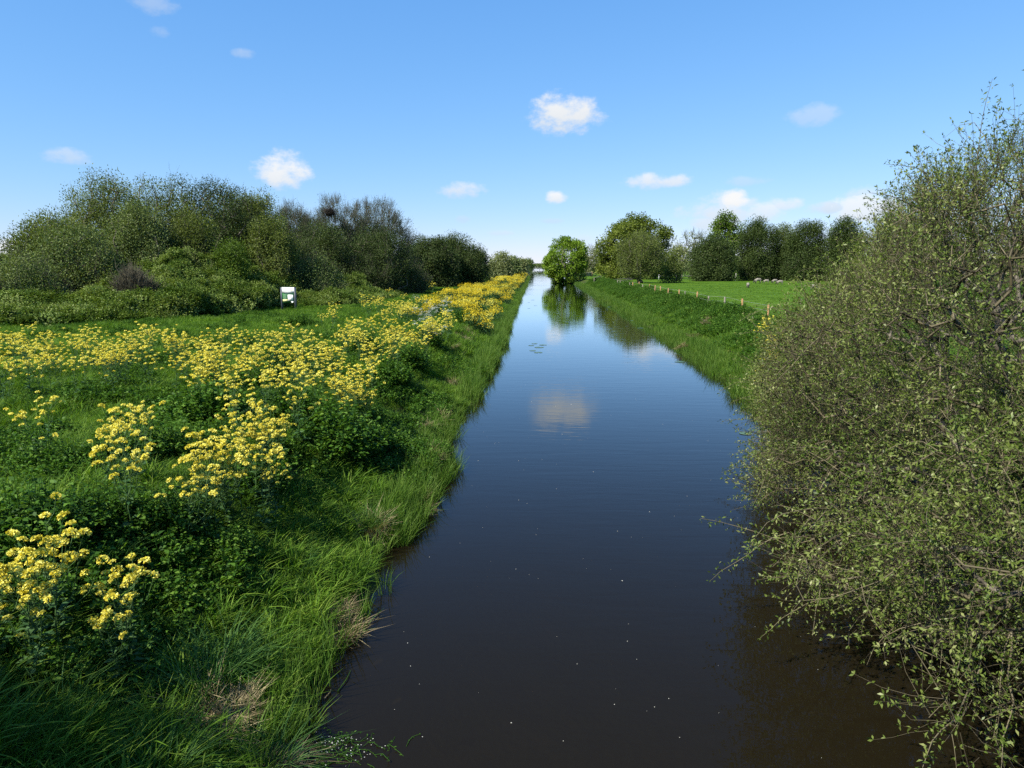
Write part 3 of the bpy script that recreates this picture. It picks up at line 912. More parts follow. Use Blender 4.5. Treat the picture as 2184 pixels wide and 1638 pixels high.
tree('hawthorn_bush', 'dull bush behind and right of the leafless brown bush', 385, 70, 545, 50, M_WILLOW, n_leaf=230, lsize=0.11, twigs=3, twig_mat=M_BROWN, seed=28, **sk)
sm = dict(prof=DOME, stems=3, n_att=230, spread=0.5, n_leaf=210, lsize=0.12, twigs=3, twig_l=0.9, twr=0.007, shell=0.3)
tree('willow_tree', 'pale leafed willow filling the scrub just below the two highest crowns', 285, 85, 418, 52, M_SAGE, seed=60, **sm)
tree('willow_tree', 'low sage willow at the far left in front of the shorter willow', 150, 95, 478, 45, M_SAGE, seed=61, **sm)
tree('willow_tree', 'mid height willow closing the gap left of the lime topped ivy bush', 400, 62, 440, 54, M_WILLOW, seed=62, **sm)
tree('willow_tree', 'mid height willow closing the gap right of the ivy bush', 575, 62, 458, 58, M_WILLOW, seed=63, **sm)
tree('willow_tree', 'leafy dark willow under the left part of the bare twiggy dome', 680, 75, 470, 72, M_DARK_SHADED, seed=64, **sm)
tree('willow_tree', 'leafy dark willow under the right shoulder of the twiggy dome', 800, 82, 478, 76, M_DARK_SHADED, seed=65, **sm)
tree('willow_tree', 'dark leafy willow behind the highest crowns bridging their tops', 500, 70, 392, 66, M_DARK_SHADED, seed=66, **sm)
tree('pale_bush', 'pale grey green bush beyond the dark willows on the flowering crest', 1068, 30, 541, 190, M_PALE, n_leaf=110, lsize=0.35, seed=29, prof=SHRUB, stems=4, n_att=110, spread=0.8, cat='bush')
tree('pale_bush', 'green bush next to the pale one on the distant left bank', 1092, 18, 549, 230, M_SAGE, n_leaf=90, lsize=0.45, seed=30, prof=SHRUB, stems=3, n_att=70, spread=1.0, cat='bush')
tree('distant_tree', 'distant pale tree at the vanishing end of the left bank', 1111, 14, 552, 420, M_PALE, n_leaf=70, lsize=0.7, seed=31, prof=SHRUB, n_att=70, spread=1.4)
tree('distant_tree', 'farthest rounded tree where the canal meets the horizon', 1127, 10, 553, 640, M_SAGE, n_leaf=70, lsize=0.8, seed=32, prof=ROUND, n_att=60, spread=1.5)
nest = MB()
pn = at_y(702, 453, 78)
nr = np.random.default_rng(5)
a0 = nr.normal(0, 0.28, (420, 3)) * np.array([1, 1, 0.75])
dn = unit(np.cross(a0, nr.normal(0, 1, a0.shape)))
tubes(nest, a0 - dn * 0.25, a0 + dn * 0.25, 0.016, 0.012, 3, tint=nr.random(420))
o = nest.build('bird_nest', M_NEST)
o.location = pn
tag(o, 'dark stick nest high in the bare dome shaped willow', 'nest')

# right bank and field trees
tree('oak_tree', 'bright fresh green oak leaning over the canal', 1206, 50, 500, 196, M_OAK, hb=0.0, prof=ROUND, n_att=230, n_leaf=110, lsize=0.38, spread=0.62, seed=40, base_px=1216, lump=0.45, r0=0.045, shell=0.62)
tree('oak_tree', 'biggest oak with a broad olive yellow dome behind the pollard', 1355, 90, 456, 205, M_OLIVE, hb=0.06, prof=DOME, n_att=420, n_leaf=120, lsize=0.46, spread=0.85, seed=41, lump=0.32, shell=0.6, r0=0.03)
tree('pollard_willow', 'grey green pollard willow with a short visible trunk in front of the olive oak', 1370, 58, 497, 152, M_WILLOW, hb=0.13, prof=ROUND, n_att=220, n_leaf=150, lsize=0.20, spread=0.75, twigs=6, twig_l=1.5, twr=0.010, seed=42, r0=0.034, lump=0.15)
tree('field_bush', 'low bush beside the pollard willow trunk', 1432, 24, 535, 158, M_WILLOW, prof=SHRUB, n_att=70, n_leaf=60, lsize=0.3, spread=0.6, stems=3, seed=43, cat='bush')
tree('pale_tree', 'thin pale tree between the canal oak and the olive oak', 1262, 24, 523, 270, M_PALE, hb=0.05, n_att=90, n_leaf=45, lsize=0.5, spread=0.9, twigs=5, twig_l=2.5, twr=0.02, seed=44)
tree('pale_tree', 'pale half bare tree with crooked limbs in the gap right of the olive oak', 1478, 42, 495, 260, M_PALE, hb=0.1, n_att=90, n_leaf=26, lsize=0.5, spread=1.0, twigs=8, twig_l=3.0, twr=0.025, seed=45, r0=0.05)
tree('pale_tree', 'paler low tree under the half bare one', 1448, 22, 520, 250, M_PALE, n_att=70, n_leaf=50, lsize=0.5, spread=0.9, seed=46)
tree('oak_tree', 'green oak whose top rises above the dark willow row', 1552, 40, 449, 205, M_LIME, hb=0.1, prof=ROUND, n_att=180, n_leaf=60, lsize=0.5, spread=0.8, seed=47, lump=0.35, r0=0.03)
dk = dict(prof=DOME, twigs=4, twig_l=1.5, n_leaf=280, lsize=0.27, spread=1.05, stems=2, twr=0.012)
tree('willow_tree', 'dark rounded willow at the canal end of the field edge row', 1524, 50, 503, 176, M_DARK_SHADED, n_att=170, seed=48, **dk)
tree('willow_tree', 'tallest dark willow of the field edge row', 1622, 48, 461, 182, M_DARK_SHADED, n_att=210, seed=49, **dk)
tree('willow_tree', 'dark willow in the middle of the field edge row', 1725, 52, 470, 178, M_DARK_SHADED, n_att=220, seed=50, **dk)
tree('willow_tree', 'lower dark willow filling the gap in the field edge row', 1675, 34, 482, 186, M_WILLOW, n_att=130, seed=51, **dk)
tree('willow_tree', 'last dark willow of the row beside the foreground bush', 1805, 40, 466, 172, M_DARK_SHADED, n_att=190, seed=52, **dk)
tree('willow_tree', 'yellow green willow just behind the top of the foreground bush', 1905, 72, 452, 75, M_OLIVE, n_att=200, seed=53, prof=TALL, twigs=6, twig_l=1.4, n_leaf=80, lsize=0.18, spread=0.6, stems=2)
# far woods all along the horizon
mb = MB()
fr_ = np.random.default_rng(77)
for (x0, x1, y0, hgt, cnt) in ((-900, -40, 620, 9, 900), (40, 900, 560, 11, 900), (-60, 60, 1100, 10, 160)):
    px_ = fr_.uniform(x0, x1, cnt)
    py_ = y0 + fr_.normal(0, 12, cnt)
    hh = hgt * (0.7 + 0.35 * vnoise(px_ / 22, px_ * 0, 71)) 
    c = np.stack([px_, py_, 1 + hh * 0.5], 1)
    p = np.repeat(c, 40, 0) + fr_.normal(0, 1, (cnt * 40, 3)) * np.array([3.0, 3.0, 1.0])
    p[:, 2] = 0.8 + np.repeat(hh, 40) * np.sqrt(fr_.random(cnt * 40))
    leaves(mb, p, fr_.normal(0, 1, p.shape), 1.6, 1.1, fr_)
o = mb.build('far_wood', M_SAGE)
tag(o, 'low belt of far trees along the horizon', 'wood', kind='stuff')
# unseen trees added beside the bridge, sized to shade the corner of the bank
for i, (x, y, hgt, w_) in enumerate(((-9.5, -0.3, 7.9, 1.9), (-8.6, -3.0, 8.4, 1.7), (-13.4, -0.9, 7.8, 2.1), (-12.6, -4.2, 8.8, 2.2))):
    rng = np.random.default_rng(90 + i)
    root = empty('added_shade_tree', (x, y, float(ground(np.array([x]), np.array([y]))[0])))
    tag(root, 'dense hawthorn added out of view by the bridge to shade the bank corner', 'tree', 'added shade trees behind the bridge')
    att = crown_points(rng, 150, w_, w_ * 0.8, hgt * 0.93, 0.05, DOME)
    pos, par, cnt, tips = grow(np.array([[0, 0, 0.0]]), att, 0.5, rng)
    mb = MB(); ch = np.where(par >= 0)[0]
    rad = np.maximum(0.012, 0.02 * np.sqrt(cnt))
    tubes(mb, pos[par[ch]], pos[ch], rad[ch] * 1.1, rad[ch], 5)
    mb.build('trunk', M_BARK, root)
    mb = MB(); p = np.repeat(att, 90, 0) + rng.normal(0, 0.45, (len(att) * 90, 3))
    leaves(mb, p, rng.normal(0, 1, p.shape), 0.2, 0.14, rng)
    mb.build('foliage', M_HERB, root)

# ------------------------------------------------------------------ the big sallow overhanging the water
bush = empty('sallow_bush', (9.0, 10.5, 0.8))
tag(bush, 'huge twiggy sallow bush with small grey green leaves overhanging the water', 'bush')
rb = np.random.default_rng(101)
OUT = np.array([(2400, 190), (2184, 300), (2060, 372), (1960, 410), (1915, 455), (1892, 520), (1850, 580), (1740, 640), (1672, 700), (1640, 780), (1628, 850),
                (1650, 905), (1640, 950), (1625, 1020), (1605, 1120), (1668, 1165), (1705, 1235), (1770, 1300), (1785, 1395), (1850, 1425), (1890, 1505),
                (1975, 1570), (2130, 1610), (2300, 1700), (3600, 1700), (3600, 190)], float)


def in_poly(q, poly):
    x, y = q[:, 0], q[:, 1]
    ins = np.zeros(len(q), bool)
    j = len(poly) - 1
    for i in range(len(poly)):
        xi, yi, xj, yj = *poly[i], *poly[j]
        c = ((yi > y) != (yj > y)) & (x < (xj - xi) * (y - yi) / (yj - yi + 1e-12) + xi)
        ins ^= c
        j = i
    return ins


ELL = [((9.2, 11.5, 2.7), (6.6, 6.6, 5.0), 1.0), ((6.6, 6.6, 1.0), (4.2, 3.2, 2.6), 0.55), ((9.3, 17.2, 1.9), (3.6, 5.2, 3.6), 0.55)]
cand = []
for (c, r, f) in ELL:
    k = int(26000 * f)
    u = rb.normal(size=(k, 3))
    u = unit(u) * (rb.random((k, 1)) ** (1 / 3.0))
    rad = np.linalg.norm(u, axis=1)
    keep = (rad > 0.62) | (rb.random(k) < 0.25)
    cand.append((u * np.array(r) + np.array(c))[keep])
cand = np.concatenate(cand)
gz = ground(cand[:, 0], cand[:, 1])
cand = cand[(cand[:, 2] > np.maximum(gz, 0) + 0.22)]
q, dep = project(cand)
keep = in_poly(q, OUT) & (dep > 4.6)
cand, q, dep = cand[keep], q[keep], dep[keep]
vis = (q[:, 0] < 2330)
# favour the side turned to the open water and the light
front = np.clip((9.5 - cand[:, 0]) / 6.5, 0, 1) * 0.7 + 0.3
cl = vnoise(cand[:, 0] / 1.1 + cand[:, 2] * 0.35, cand[:, 1] / 1.1 + cand[:, 2] * 0.8, 81) + 0.6 * vnoise(cand[:, 1] / 0.6 + cand[:, 0] * 0.5, cand[:, 2] / 0.6, 82)
bough = vnoise(cand[:, 0] / 2.1 + 5, cand[:, 2] / 1.2 + cand[:, 1] * 0.25, 84) + 0.5 * vnoise(cand[:, 1] / 1.6, cand[:, 2] / 0.9 + cand[:, 0] * 0.3, 85)
top_ = cand[:, 2] > 4.0
front = np.where((cl < np.where(top_, -0.5, -0.28)) | (bough < np.where(top_, -0.9, -0.38)), 0.02, np.where(top_, np.maximum(front, 0.75), front)) * 1.0
cand = cand[rb.random(len(cand)) < np.where(vis, front, front * 0.35)]
rb.shuffle(cand)
# thin out to an even spacing
sel = []
grid = {}
for p in cand:
    key = tuple((p / 0.42).astype(int))
    if grid.get(key, 0) < 1:
        grid[key] = grid.get(key, 0) + 1
        sel.append(p)
    if len(sel) >= 2900:
        break
ATT = np.array(sel)
BASE = np.array([[8.9, 10.6, 0.1], [8.0, 7.2, 0.5], [8.3, 9.0, 0.6], [8.6, 10.6, 0.7], [8.9, 12.3, 0.7], [9.2, 14.4, 0.7], [9.6, 17.0, 0.8], [9.6, 10.0, 0.9], [7.8, 5.6, 0.5]])
pos, par, cnt, tips = grow(BASE, ATT, 0.17, rb, wander=0.24, bend=0.06)
O = np.array([9.0, 10.5, 0.8])
rad = np.clip(0.0064 * cnt ** 0.5, 0.005, 0.13)
ch = np.where(par >= 0)[0]
big = rad[ch] > 0.022
mb = MB()
tubes(mb, pos[par[ch[big]]] - O, pos[ch[big]] - O, np.minimum(rad[par[ch[big]]], rad[ch[big]] * 1.25), rad[ch[big]], 6)
mb.build('trunk', M_BARK, bush, smooth=True)
mb = MB()
tn = rb.random(len(ch))
tubes(mb, pos[par[ch[~big]]] - O, pos[ch[~big]] - O, np.minimum(rad[par[ch[~big]]], rad[ch[~big]] * 1.25), rad[ch[~big]], 4, tint=tn[~big])
# twigs carrying rosettes of small pointed leaves
NT_ = 16
dn_ = vnoise(ATT[:, 0] / 0.9 + 3, ATT[:, 1] / 0.9 + ATT[:, 2] * 1.1, 83)
nt_ = np.clip((NT_ * (1.0 + 1.15 * dn_)).astype(int), 2, 27)
p = np.repeat(ATT, nt_, 0)
ct_ = np.repeat(rb.random(len(ATT)), nt_)
p = p + rb.normal(0, 0.09, p.shape)
ctr = np.array([9.0, 11.0, 2.2])
hi = sstep((p[:, 2:3] - 2.5) / 3.0)
d = unit(unit(p - ctr) * 0.75 + rb.normal(0, 0.6, p.shape) + np.array([0, 0, 0.35]) + hi * np.array([0, 0, 0.7]))
L = (0.28 + 0.42 * rb.random(len(p)))
pts = [p]
dd = d
for k in range(3):
    dd = unit(dd + rb.normal(0, 0.22, p.shape) + np.array([0, 0, 0.10]))
    pts.append(pts[-1] + dd * (L / 3)[:, None])
tn = rb.random(len(p))
for k in range(3):
    tubes(mb, pts[k] - O, pts[k + 1] - O, 0.0034 - 0.0008 * k, 0.0027 - 0.0008 * k, 3, tint=tn)
# bare dead shoots showing among the leaves
kb = rb.random(len(ATT)) < 0.22
pb = ATT[kb]
db = unit(rb.normal(0, 1, pb.shape) + np.array([-0.2, -0.2, 0.1]))
eb = pb + db * (0.5 + 0.5 * rb.random(len(pb)))[:, None]
mbb = (pb + eb) / 2 + rb.normal(0, 0.06, pb.shape)
for k_ in range(4):
    def arc_(t_):
        return pb + (eb - pb) * t_ + ((mbb - (pb + eb) / 2) * 2.2) * math.sin(math.pi * t_)
    tubes(mb, arc_(k_ / 4) - O, arc_((k_ + 1) / 4) - O, 0.0050 - 0.0009 * k_, 0.0041 - 0.0009 * k_, 3, tint=0.85)
# long arching shoots that reach out past the rest
qa, _ = project(ATT)
rim = np.where((ATT[:, 0] < 6.2) & (qa[:, 0] < 2250))[0]
rim = rb.choice(rim, 190, replace=False)
ps = ATT[rim]
ds = unit(unit(ps - np.array([9.0, 11.0, 1.6])) + rb.normal(0, 0.45, ps.shape) + np.array([0, 0, 0.25]))
Ls = 0.55 + 0.75 * rb.random(len(ps))
sh = [ps]
for k_ in range(6):
    ds = unit(ds + rb.normal(0, 0.10, ps.shape) + np.array([0, 0, -0.13]))
    nx_ = sh[-1] + ds * (Ls / 6)[:, None]
    nx_[:, 2] = np.maximum(nx_[:, 2], 0.08)
    sh.append(nx_)
for k_ in range(6):
    tubes(mb, sh[k_] - O, sh[k_ + 1] - O, 0.0075 - 0.001 * k_, 0.0065 - 0.001 * k_, 4, tint=0.75)
SHOOT = sh
mb.build('twigs', M_TWIG, bush)
mb = MB()
segs = [(0, 0.55, 2), (1, 0.2, 2), (1, 0.75, 2), (2, 0.35, 2), (2, 0.98, 5)]
for (s, t, kk) in segs:
    q0 = pts[s] + (pts[s + 1] - pts[s]) * t
    ax_ = unit(pts[s + 1] - pts[s])
    for j in range(kk):
        keep = rb.random(len(p)) < 0.90
        dl = unit(ax_ * 0.75 + rb.normal(0, 0.75, p.shape))
        ln = (0.024 + 0.026 * rb.random(len(p))) * (1.15 if s == 2 else 0.9)
        leaves(mb, (q0 - O)[keep], dl[keep], ln[keep], ln[keep] * 0.38, rb, up=0.5, nb=(unit(p - ctr) * 0.9)[keep], tint=(0.6 * ct_ + 0.4 * rb.random(len(p)))[keep])
for k_ in range(1, 6):
    for t_ in (0.1, 0.45, 0.8):
        q0 = SHOOT[k_] + (SHOOT[k_ + 1] - SHOOT[k_]) * t_
        for j in range(5):
            dl = unit(unit(SHOOT[k_ + 1] - SHOOT[k_]) * 0.5 + rb.normal(0, 0.8, q0.shape))
            ln = 0.028 + 0.03 * rb.random(len(q0))
            leaves(mb, q0 - O + rb.normal(0, 0.03, q0.shape), dl, ln, ln * 0.38, rb, up=1.0)
mb.build('foliage', M_SALLOW, bush)

# ------------------------------------------------------------------ flowering plants
def flower_head(rng, r, n, mat, pet):
    mb = MB()
    u = unit(rng.normal(size=(n, 3)) + np.array([0, 0, 0.55]))
    u[:, 2] = np.abs(u[:, 2]) * 0.9 - 0.1
    p = u * r * np.array([1, 1, 0.75])
    d = unit(u * 0.5 + rng.normal(0, 0.7, u.shape))
    leaves(mb, p - d * pet * 0.4, d, pet, pet * 0.85, rng, up=0.8, fold=0.1)
    return mb.mesh('flower_head', [mat])


def stem_parts(rng, h, nh, spread):
    """Upright branching stem; returns (stems mesh, leaf mesh, head places)."""
    st, lf = MB(), MB()
    heads = []
    main = [np.array([0, 0, -0.05])]
    lean = rng.normal(0, 0.09, 2)
    for k in range(1, 6):
        t = k / 5
        main.append(np.array([lean[0] * h * t, lean[1] * h * t, h * t]) + rng.normal(0, 0.012, 3))
    main = np.array(main)
    tubes(st, main[:-1], main[1:], np.linspace(.008, .004, 5), np.linspace(.007, .003, 5), 4)
    heads.append(main[-1])
    for i in range(nh - 1):
        t = 0.35 + 0.6 * rng.random()
        j = min(4, int(t * 5))
        b0 = main[j] + (main[j + 1] - main[j]) * (t * 5 - j)
        a = rng.random() * 6.28
        rr = spread * (0.35 + 0.75 * rng.random()) * (1.15 - 0.5 * t)
        e = b0 + np.array([math.cos(a) * rr, math.sin(a) * rr, (0.30 + 0.28 * rng.random()) * h * (1.25 - t)])
        m_ = (b0 + e) / 2 + np.array([math.cos(a) * rr * .18, math.sin(a) * rr * .18, -0.03 * h])
        tubes(st, [b0, m_], [m_, e], 0.004, 0.003, 3)
        heads.append(e)
    n = 40
    t = rng.random(n) ** 1.3 * 0.75
    p = np.stack([np.interp(t, np.linspace(0, 1, 6), main[:, k]) for k in range(3)], 1)
    a = rng.random(n) * 6.28
    d = np.stack([np.cos(a), np.sin(a), 0.5 - 0.6 * rng.random(n)], 1)
    s = 0.17 * (1.15 - t) * (0.6 + 0.6 * rng.random(n)) * h
    leaves(lf, p, d, s, s * 0.36, rng, up=1.5)
    return st.mesh('stem', [M_MUSTSTEM]), lf.mesh('foliage', [M_MUSTLEAF]), np.array(heads)


rf = np.random.default_rng(131)
HEADS = [flower_head(rf, 0.036, 42, M_YELLOW, 0.024) for _ in range(4)]
FORMS = [stem_parts(rf, 0.92 + 0.2 * rf.random(), int(rf.integers(11, 17)), 0.34) for _ in range(6)]


def merge_heads(rng, places, n, r, pet, mat):
    mb = MB()
    for q_ in places:
        u = unit(rng.normal(size=(n, 3)) + np.array([0, 0, 0.5]))
        u[:, 2] = np.abs(u[:, 2]) * 0.9 - 0.1
        d = unit(u * 0.5 + rng.normal(0, 0.7, u.shape))
        leaves(mb, q_ + u * r * np.array([1, 1, .75]) - d * pet * 0.4, d, pet, pet * 0.85, rng, up=0.8, fold=0.1)
    return mb.mesh('blossom', [mat])


BLOOM = [merge_heads(rf, np.concatenate([f[2], f[2][::2] + rf.normal(0, 0.12, f[2][::2].shape)]), 22, 0.034, 0.031, M_YELLOW) for f in FORMS]
WFORMS = [stem_parts(rf, 0.9 + 0.2 * rf.random(), 16, 0.36) for _ in range(3)]
WBLOOM = [merge_heads(rf, f[2], 22, 0.06, 0.018, M_WHITE) for f in WFORMS]


def plant(name, label, cat, group, x, y, near, white=False, s=1.0):
    z = float(ground(np.array([x]), np.array([y]))[0])
    i = int(rf.integers(0, 3 if white else 6))
    root = empty(name, (x, y, z), rf.random() * 6.28)
    root.scale = (s, s, s)
    tag(root, label, cat, group)
    f = (WFORMS if white else FORMS)[i]
    link('stem', f[0], root)
    link('foliage', f[1], root)
    if near:
        for q_ in f[2]:
            o = link('flower_head', HEADS[int(rf.integers(0, 4))], root)
            o.location = q_
            k = 0.8 + 0.5 * rf.random()
            o.scale = (k, k, k)
            o.rotation_euler = (rf.normal(0, .3), rf.normal(0, .3), rf.random() * 6.28)
    else:
        link('blossom', (WBLOOM if white else BLOOM)[i], root)
    return root


# patches as photo polygons around the flower tops, (polygon, plants, near, label, group)
PATCH = [
    ([(-60, 1140), (180, 1120), (185, 1180), (100, 1250), (20, 1300), (-60, 1300)], 8, True, 'yellow mustard plant in the nearest clump at the edge of the shade', 'mustard in the nearest clump'),
    ([(180, 1290), (280, 1290), (360, 1250), (290, 1330)], 3, True, 'small mustard plant standing apart in grass near the sedge tussock', 'stray mustard near the sedge'),
    ([(370, 960), (440, 930), (520, 950), (600, 1010), (590, 1050), (480, 1060), (370, 1010)], 15, True, 'mustard plant in the big yellow clump with broad pale leaves below it', 'mustard in the clump over broad leaves'),
    ([(180, 850), (280, 840), (340, 880), (340, 930), (290, 960), (230, 940), (190, 900)], 10, True, 'mustard plant in the loose patch amid long grass', 'mustard in the loose grassy patch'),
    ([(60, 840), (150, 850), (150, 880), (70, 880)], 2, False, 'lone mustard plant amid long grass near the left picture edge', 'lone mustard in grass'),
    ([(520, 870), (600, 860), (640, 850), (645, 890), (600, 915), (530, 910)], 11, True, 'mustard plant in the tight clump next to the darkest nettle mound', 'mustard beside the darkest nettles'),
    ([(-40, 700), (30, 690), (150, 705), (300, 690), (330, 740), (200, 775), (60, 780), (-40, 790)], 60, False, 'mustard plant in the long yellow drift against the brambles', 'mustard drift against the brambles'),
    ([(300, 695), (420, 705), (500, 715), (480, 760), (400, 770), (320, 750)], 26, False, 'mustard plant at the thinning end of the long drift', 'mustard at the drift end'),
    ([(410, 770), (520, 760), (620, 775), (560, 840), (430, 840)], 15, False, 'mustard plant scattered in the middle of the meadow', 'mustard scattered mid meadow'),
    ([(500, 712), (600, 700), (700, 712), (730, 760), (640, 790), (520, 755)], 30, False, 'mustard plant in the pale drift in front of the sign', 'mustard drift before the sign'),
    ([(705, 775), (760, 770), (790, 830), (770, 860), (710, 830)], 13, False, 'mustard plant in the narrow patch above the nettle mound', 'mustard above the nettle mound'),
    ([(720, 680), (790, 680), (880, 690), (900, 730), (800, 735), (730, 715)], 34, False, 'mustard plant in the patch between the sign and the water', 'mustard between sign and water'),
    ([(765, 640), (840, 622), (880, 640), (870, 665), (780, 665)], 22, False, 'mustard plant in the mound right of the sign', 'mustard mound right of the sign'),
    ([(680, 655), (720, 652), (715, 668), (680, 668)], 4, False, 'mustard plant in the little group touching the brambles', 'mustard touching the brambles'),
    ([(880, 680), (960, 660), (970, 700), (900, 705)], 20, False, 'mustard plant below the white cow parsley', 'mustard below the cow parsley'),
]
for poly, n, near, lab, grp in PATCH:
    poly = np.array(poly, float)
    lo, hi = poly.min(0), poly.max(0)
    got = 0
    while got < n:
        q_ = lo + (hi - lo) * rf.random(2)
        if not in_poly(q_[None], poly)[0]:
            continue
        p = at_z(q_[0], q_[1], 1.95)
        g_ = float(ground(p[:1], p[1:2])[0])
        p = at_z(q_[0], q_[1], g_ + 1.05)
        if p[0] > float(xl(p[1])) - 0.3:
            got += 1
            continue
        plant('mustard_plant', lab, 'flower', grp, p[0], p[1], near, s=0.85 + 0.35 * rf.random())
        got += 1
poly = np.array([(880, 645), (930, 632), (960, 655), (965, 690), (900, 672)], float)
for k in range(17):
    q_ = poly.min(0) + (poly.max(0) - poly.min(0)) * rf.random(2)
    p = at_z(q_[0], q_[1], 2.1)
    plant('cow_parsley', 'white flowered cow parsley in the pale cluster amid the mustard', 'flower', 'cow parsley amid the mustard', p[0], p[1], False, True, 1.0)
# further on the mustard runs together along the crest of the bank
MUST = variants('mustard_far', [])
fm = []
for i in range(4):
    mb = MB()
    r_ = np.random.default_rng(200 + i)
    n = 75
    a, r = r_.random(n) * 6.28, 0.5 * np.sqrt(r_.random(n))
    p = np.stack([r * np.cos(a), r * np.sin(a), 0.62 + 0.5 * r_.random(n) * (1.1 - r)], 1)
    p = np.repeat(p, 4, 0) + r_.normal(0, 0.02, (n * 4, 3))
    leaves(mb, p, r_.normal(0, 1, p.shape) + np.array([0, 0, .5]), 0.052, 0.045, r_, up=1.0, mi=0)
    pg = np.stack([r_.normal(0, .26, 320), r_.normal(0, .26, 320), 0.75 * r_.random(320)], 1)
    leaves(mb, pg, r_.normal(0, 1, pg.shape) + np.array([0, 0, .3]), 0.13, 0.05, r_, mi=1)
    fm.append(mb.mesh('mustard_mass', [M_GOLD if i < 3 else M_YELLOW, M_MUSTLEAF]))
MUST = variants('mustard_mass', fm)
cc = []
for (n_, y0_, y1_, m_) in ((30, 36, 92, 6), (30, 85, 170, 6), (40, 150, 340, 9)):
    yc = y0_ + (y1_ - y0_) * rs.random(n_) ** 1.15
    sc_ = 1.3 + 2.2 * rs.random(n_) ** 2
    sc_ = np.where(rs.random(n_) < 0.45, sc_, 3.0 + 3.0 * rs.random(n_))
    for y_, s_ in zip(yc, sc_):
        k_ = int(m_ * (0.4 + 1.2 * rs.random()))
        w_ = 0.45 + 0.55 * rs.random()
        cc.append(np.stack([s_ + rs.normal(0, w_, k_), y_ + rs.normal(0, w_ * (1.2 + y_ / 90), k_)], 1))
cc = np.concatenate(cc)
cc = cc[cc[:, 0] > 0.8]
P = np.stack([xl(cc[:, 1]) - cc[:, 0], cc[:, 1]], 1)
P = np.concatenate([P, ground(P[:, 0], P[:, 1])[:, None]], 1)
o = scatter('mustard_drift', P, 0.72 + 0.45 * rs.random(len(P)), MUST, 4, rs, tilt=0.08)
tag(o, 'yellow mustard receding in stands along the bank crest to the horizon', 'flowers', kind='stuff')
yp = np.concatenate([np.array([at_z(a, b_, 2.0) for a, b_ in ((965, 592), (985, 592), (1000, 594), (975, 594), (910, 612), (920, 618))])])
for p in yp:
    plant('mustard_plant', 'mustard plant in the small group before the last dark willow', 'flower', 'mustard before the last dark willow', p[0], p[1], False, s=1.4)
for (a, b_) in ((1632, 684), (1625, 690), (1640, 688)):
    p = at_z(a, b_, 1.9)
    plant('wild_mustard', 'yellow flowers among nettles just beyond the sallow bush tip', 'flower', 'yellow flowers beyond the sallow tip', p[0], p[1], False, s=1.1)
for k in range(16):
    p = at_z(1660 + 110 * rf.random(), 700 + 70 * rf.random(), 2.0)
    plant('wild_mustard', 'yellow flowers glimpsed through the sallow bush twigs', 'flower', 'yellow flowers seen through the sallow', p[0], p[1] + 1.0, False, s=1.2)

# nettle and parsley-leaf mounds on the left bank
NET = [herb_clump(rf, 240, 0.62, 0.85, 0.085, M_HERB, 13) for _ in range(3)]
NT_LIST = [(712, 985, 1.35, 'largest and darkest nettle mound, halfway down the left bank slope'),
           (860, 790, 1.3, 'bushy nettle mound on the left bank nearest the far water bend'),
           (830, 830, 1.0, 'smaller nettle mound just in front of another on the left slope'),
           (440, 905, 1.25, 'broad leafy mound behind the big mustard clump'),
           (350, 985, 0.95, 'low leafy mound left of the big mustard clump'),
           (560, 850, 1.1, 'leafy mound under the scattered mid meadow mustard'),
           (640, 900, 1.1, 'nettle mound between tight mustard clump and the darkest mound'),
           (60, 1180, 1.0, 'leafy mound behind the nearest mustard clump'),
           (330, 1110, 0.8, 'leafy mound below the big mustard clump'),
           (930, 1010, 0.55, 'small nettle patch close to the water edge'),
           (640, 700, 1.0, 'grassy rounded clump at the foot of the information sign'),
           (210, 1130, 0.8, 'dark mound of leaves right behind the nearest mustard'),
           (770, 760, 1.2, 'leafy mound under the patch between the sign and water'),
           (540, 1040, 0.8, 'leafy mound at the water side of the big mustard clump'),
           (770, 900, 0.8, 'lone small nettle mound below the largest dark one, towards the water'),
           (250, 1010, 0.9, 'leafy mound below the loose grassy mustard patch'),
           (110, 1010, 0.85, 'leafy mound among long grass at the left picture edge'),
           (600, 790, 1.1, 'dark mound showing between the pale drift and mid meadow mustard'),
           (900, 730, 1.2, 'nettle mound under the mustard nearest the white cow parsley'),
           (980, 680, 1.3, 'far nettle mound on the crest beside the receding mustard'),
           (480, 1250, 0.6, 'low weed mound near the sedge tussock'),
           (850, 930, 0.5, 'smallest weed mound halfway between darkest nettles and water')]
for (a, b_, s, lab) in NT_LIST:
    p = at_z(a, b_, 0.9)
    g_ = float(ground(p[:1], p[1:2])[0])
    p = at_z(a, b_, g_)
    g_ = float(ground(p[:1], p[1:2])[0])
    o = link('nettle_mound', NET[int(rf.integers(0, 3))])
    o.location = (p[0], p[1], g_)
    o.scale = (s * 1.08, s * 1.08, s * 1.05)
    o.rotation_euler = (0, 0, rf.random() * 6.28)
    tag(o, lab, 'nettles')
# broad pale basal leaves under the big mustard clump
DOCK = [(385, 1120), (470, 1130), (490, 1160), (395, 1095), (170, 1180), (560, 1080)]
for (a, b_) in DOCK:
    p = at_z(a, b_, 1.1)
    mb = MB()
    n = 16
    an = rf.random(n) * 6.28
    d = np.stack([np.cos(an), np.sin(an), 0.3 + 0.5 * rf.random(n)], 1)
    leaves(mb, np.stack([an * 0, an * 0, 0.05 + 0.3 * rf.random(n)], 1), d, 0.13, 0.085, rf, up=1.6)
    o = mb.build('dock_plant', M_MUSTLEAF)
    o.location = (p[0], p[1], float(ground(p[:1], p[1:2])[0]))
    tag(o, 'rosette of broad blue green leaves beneath the flowering clumps', 'plant', 'broad leaved rosettes on the near bank')

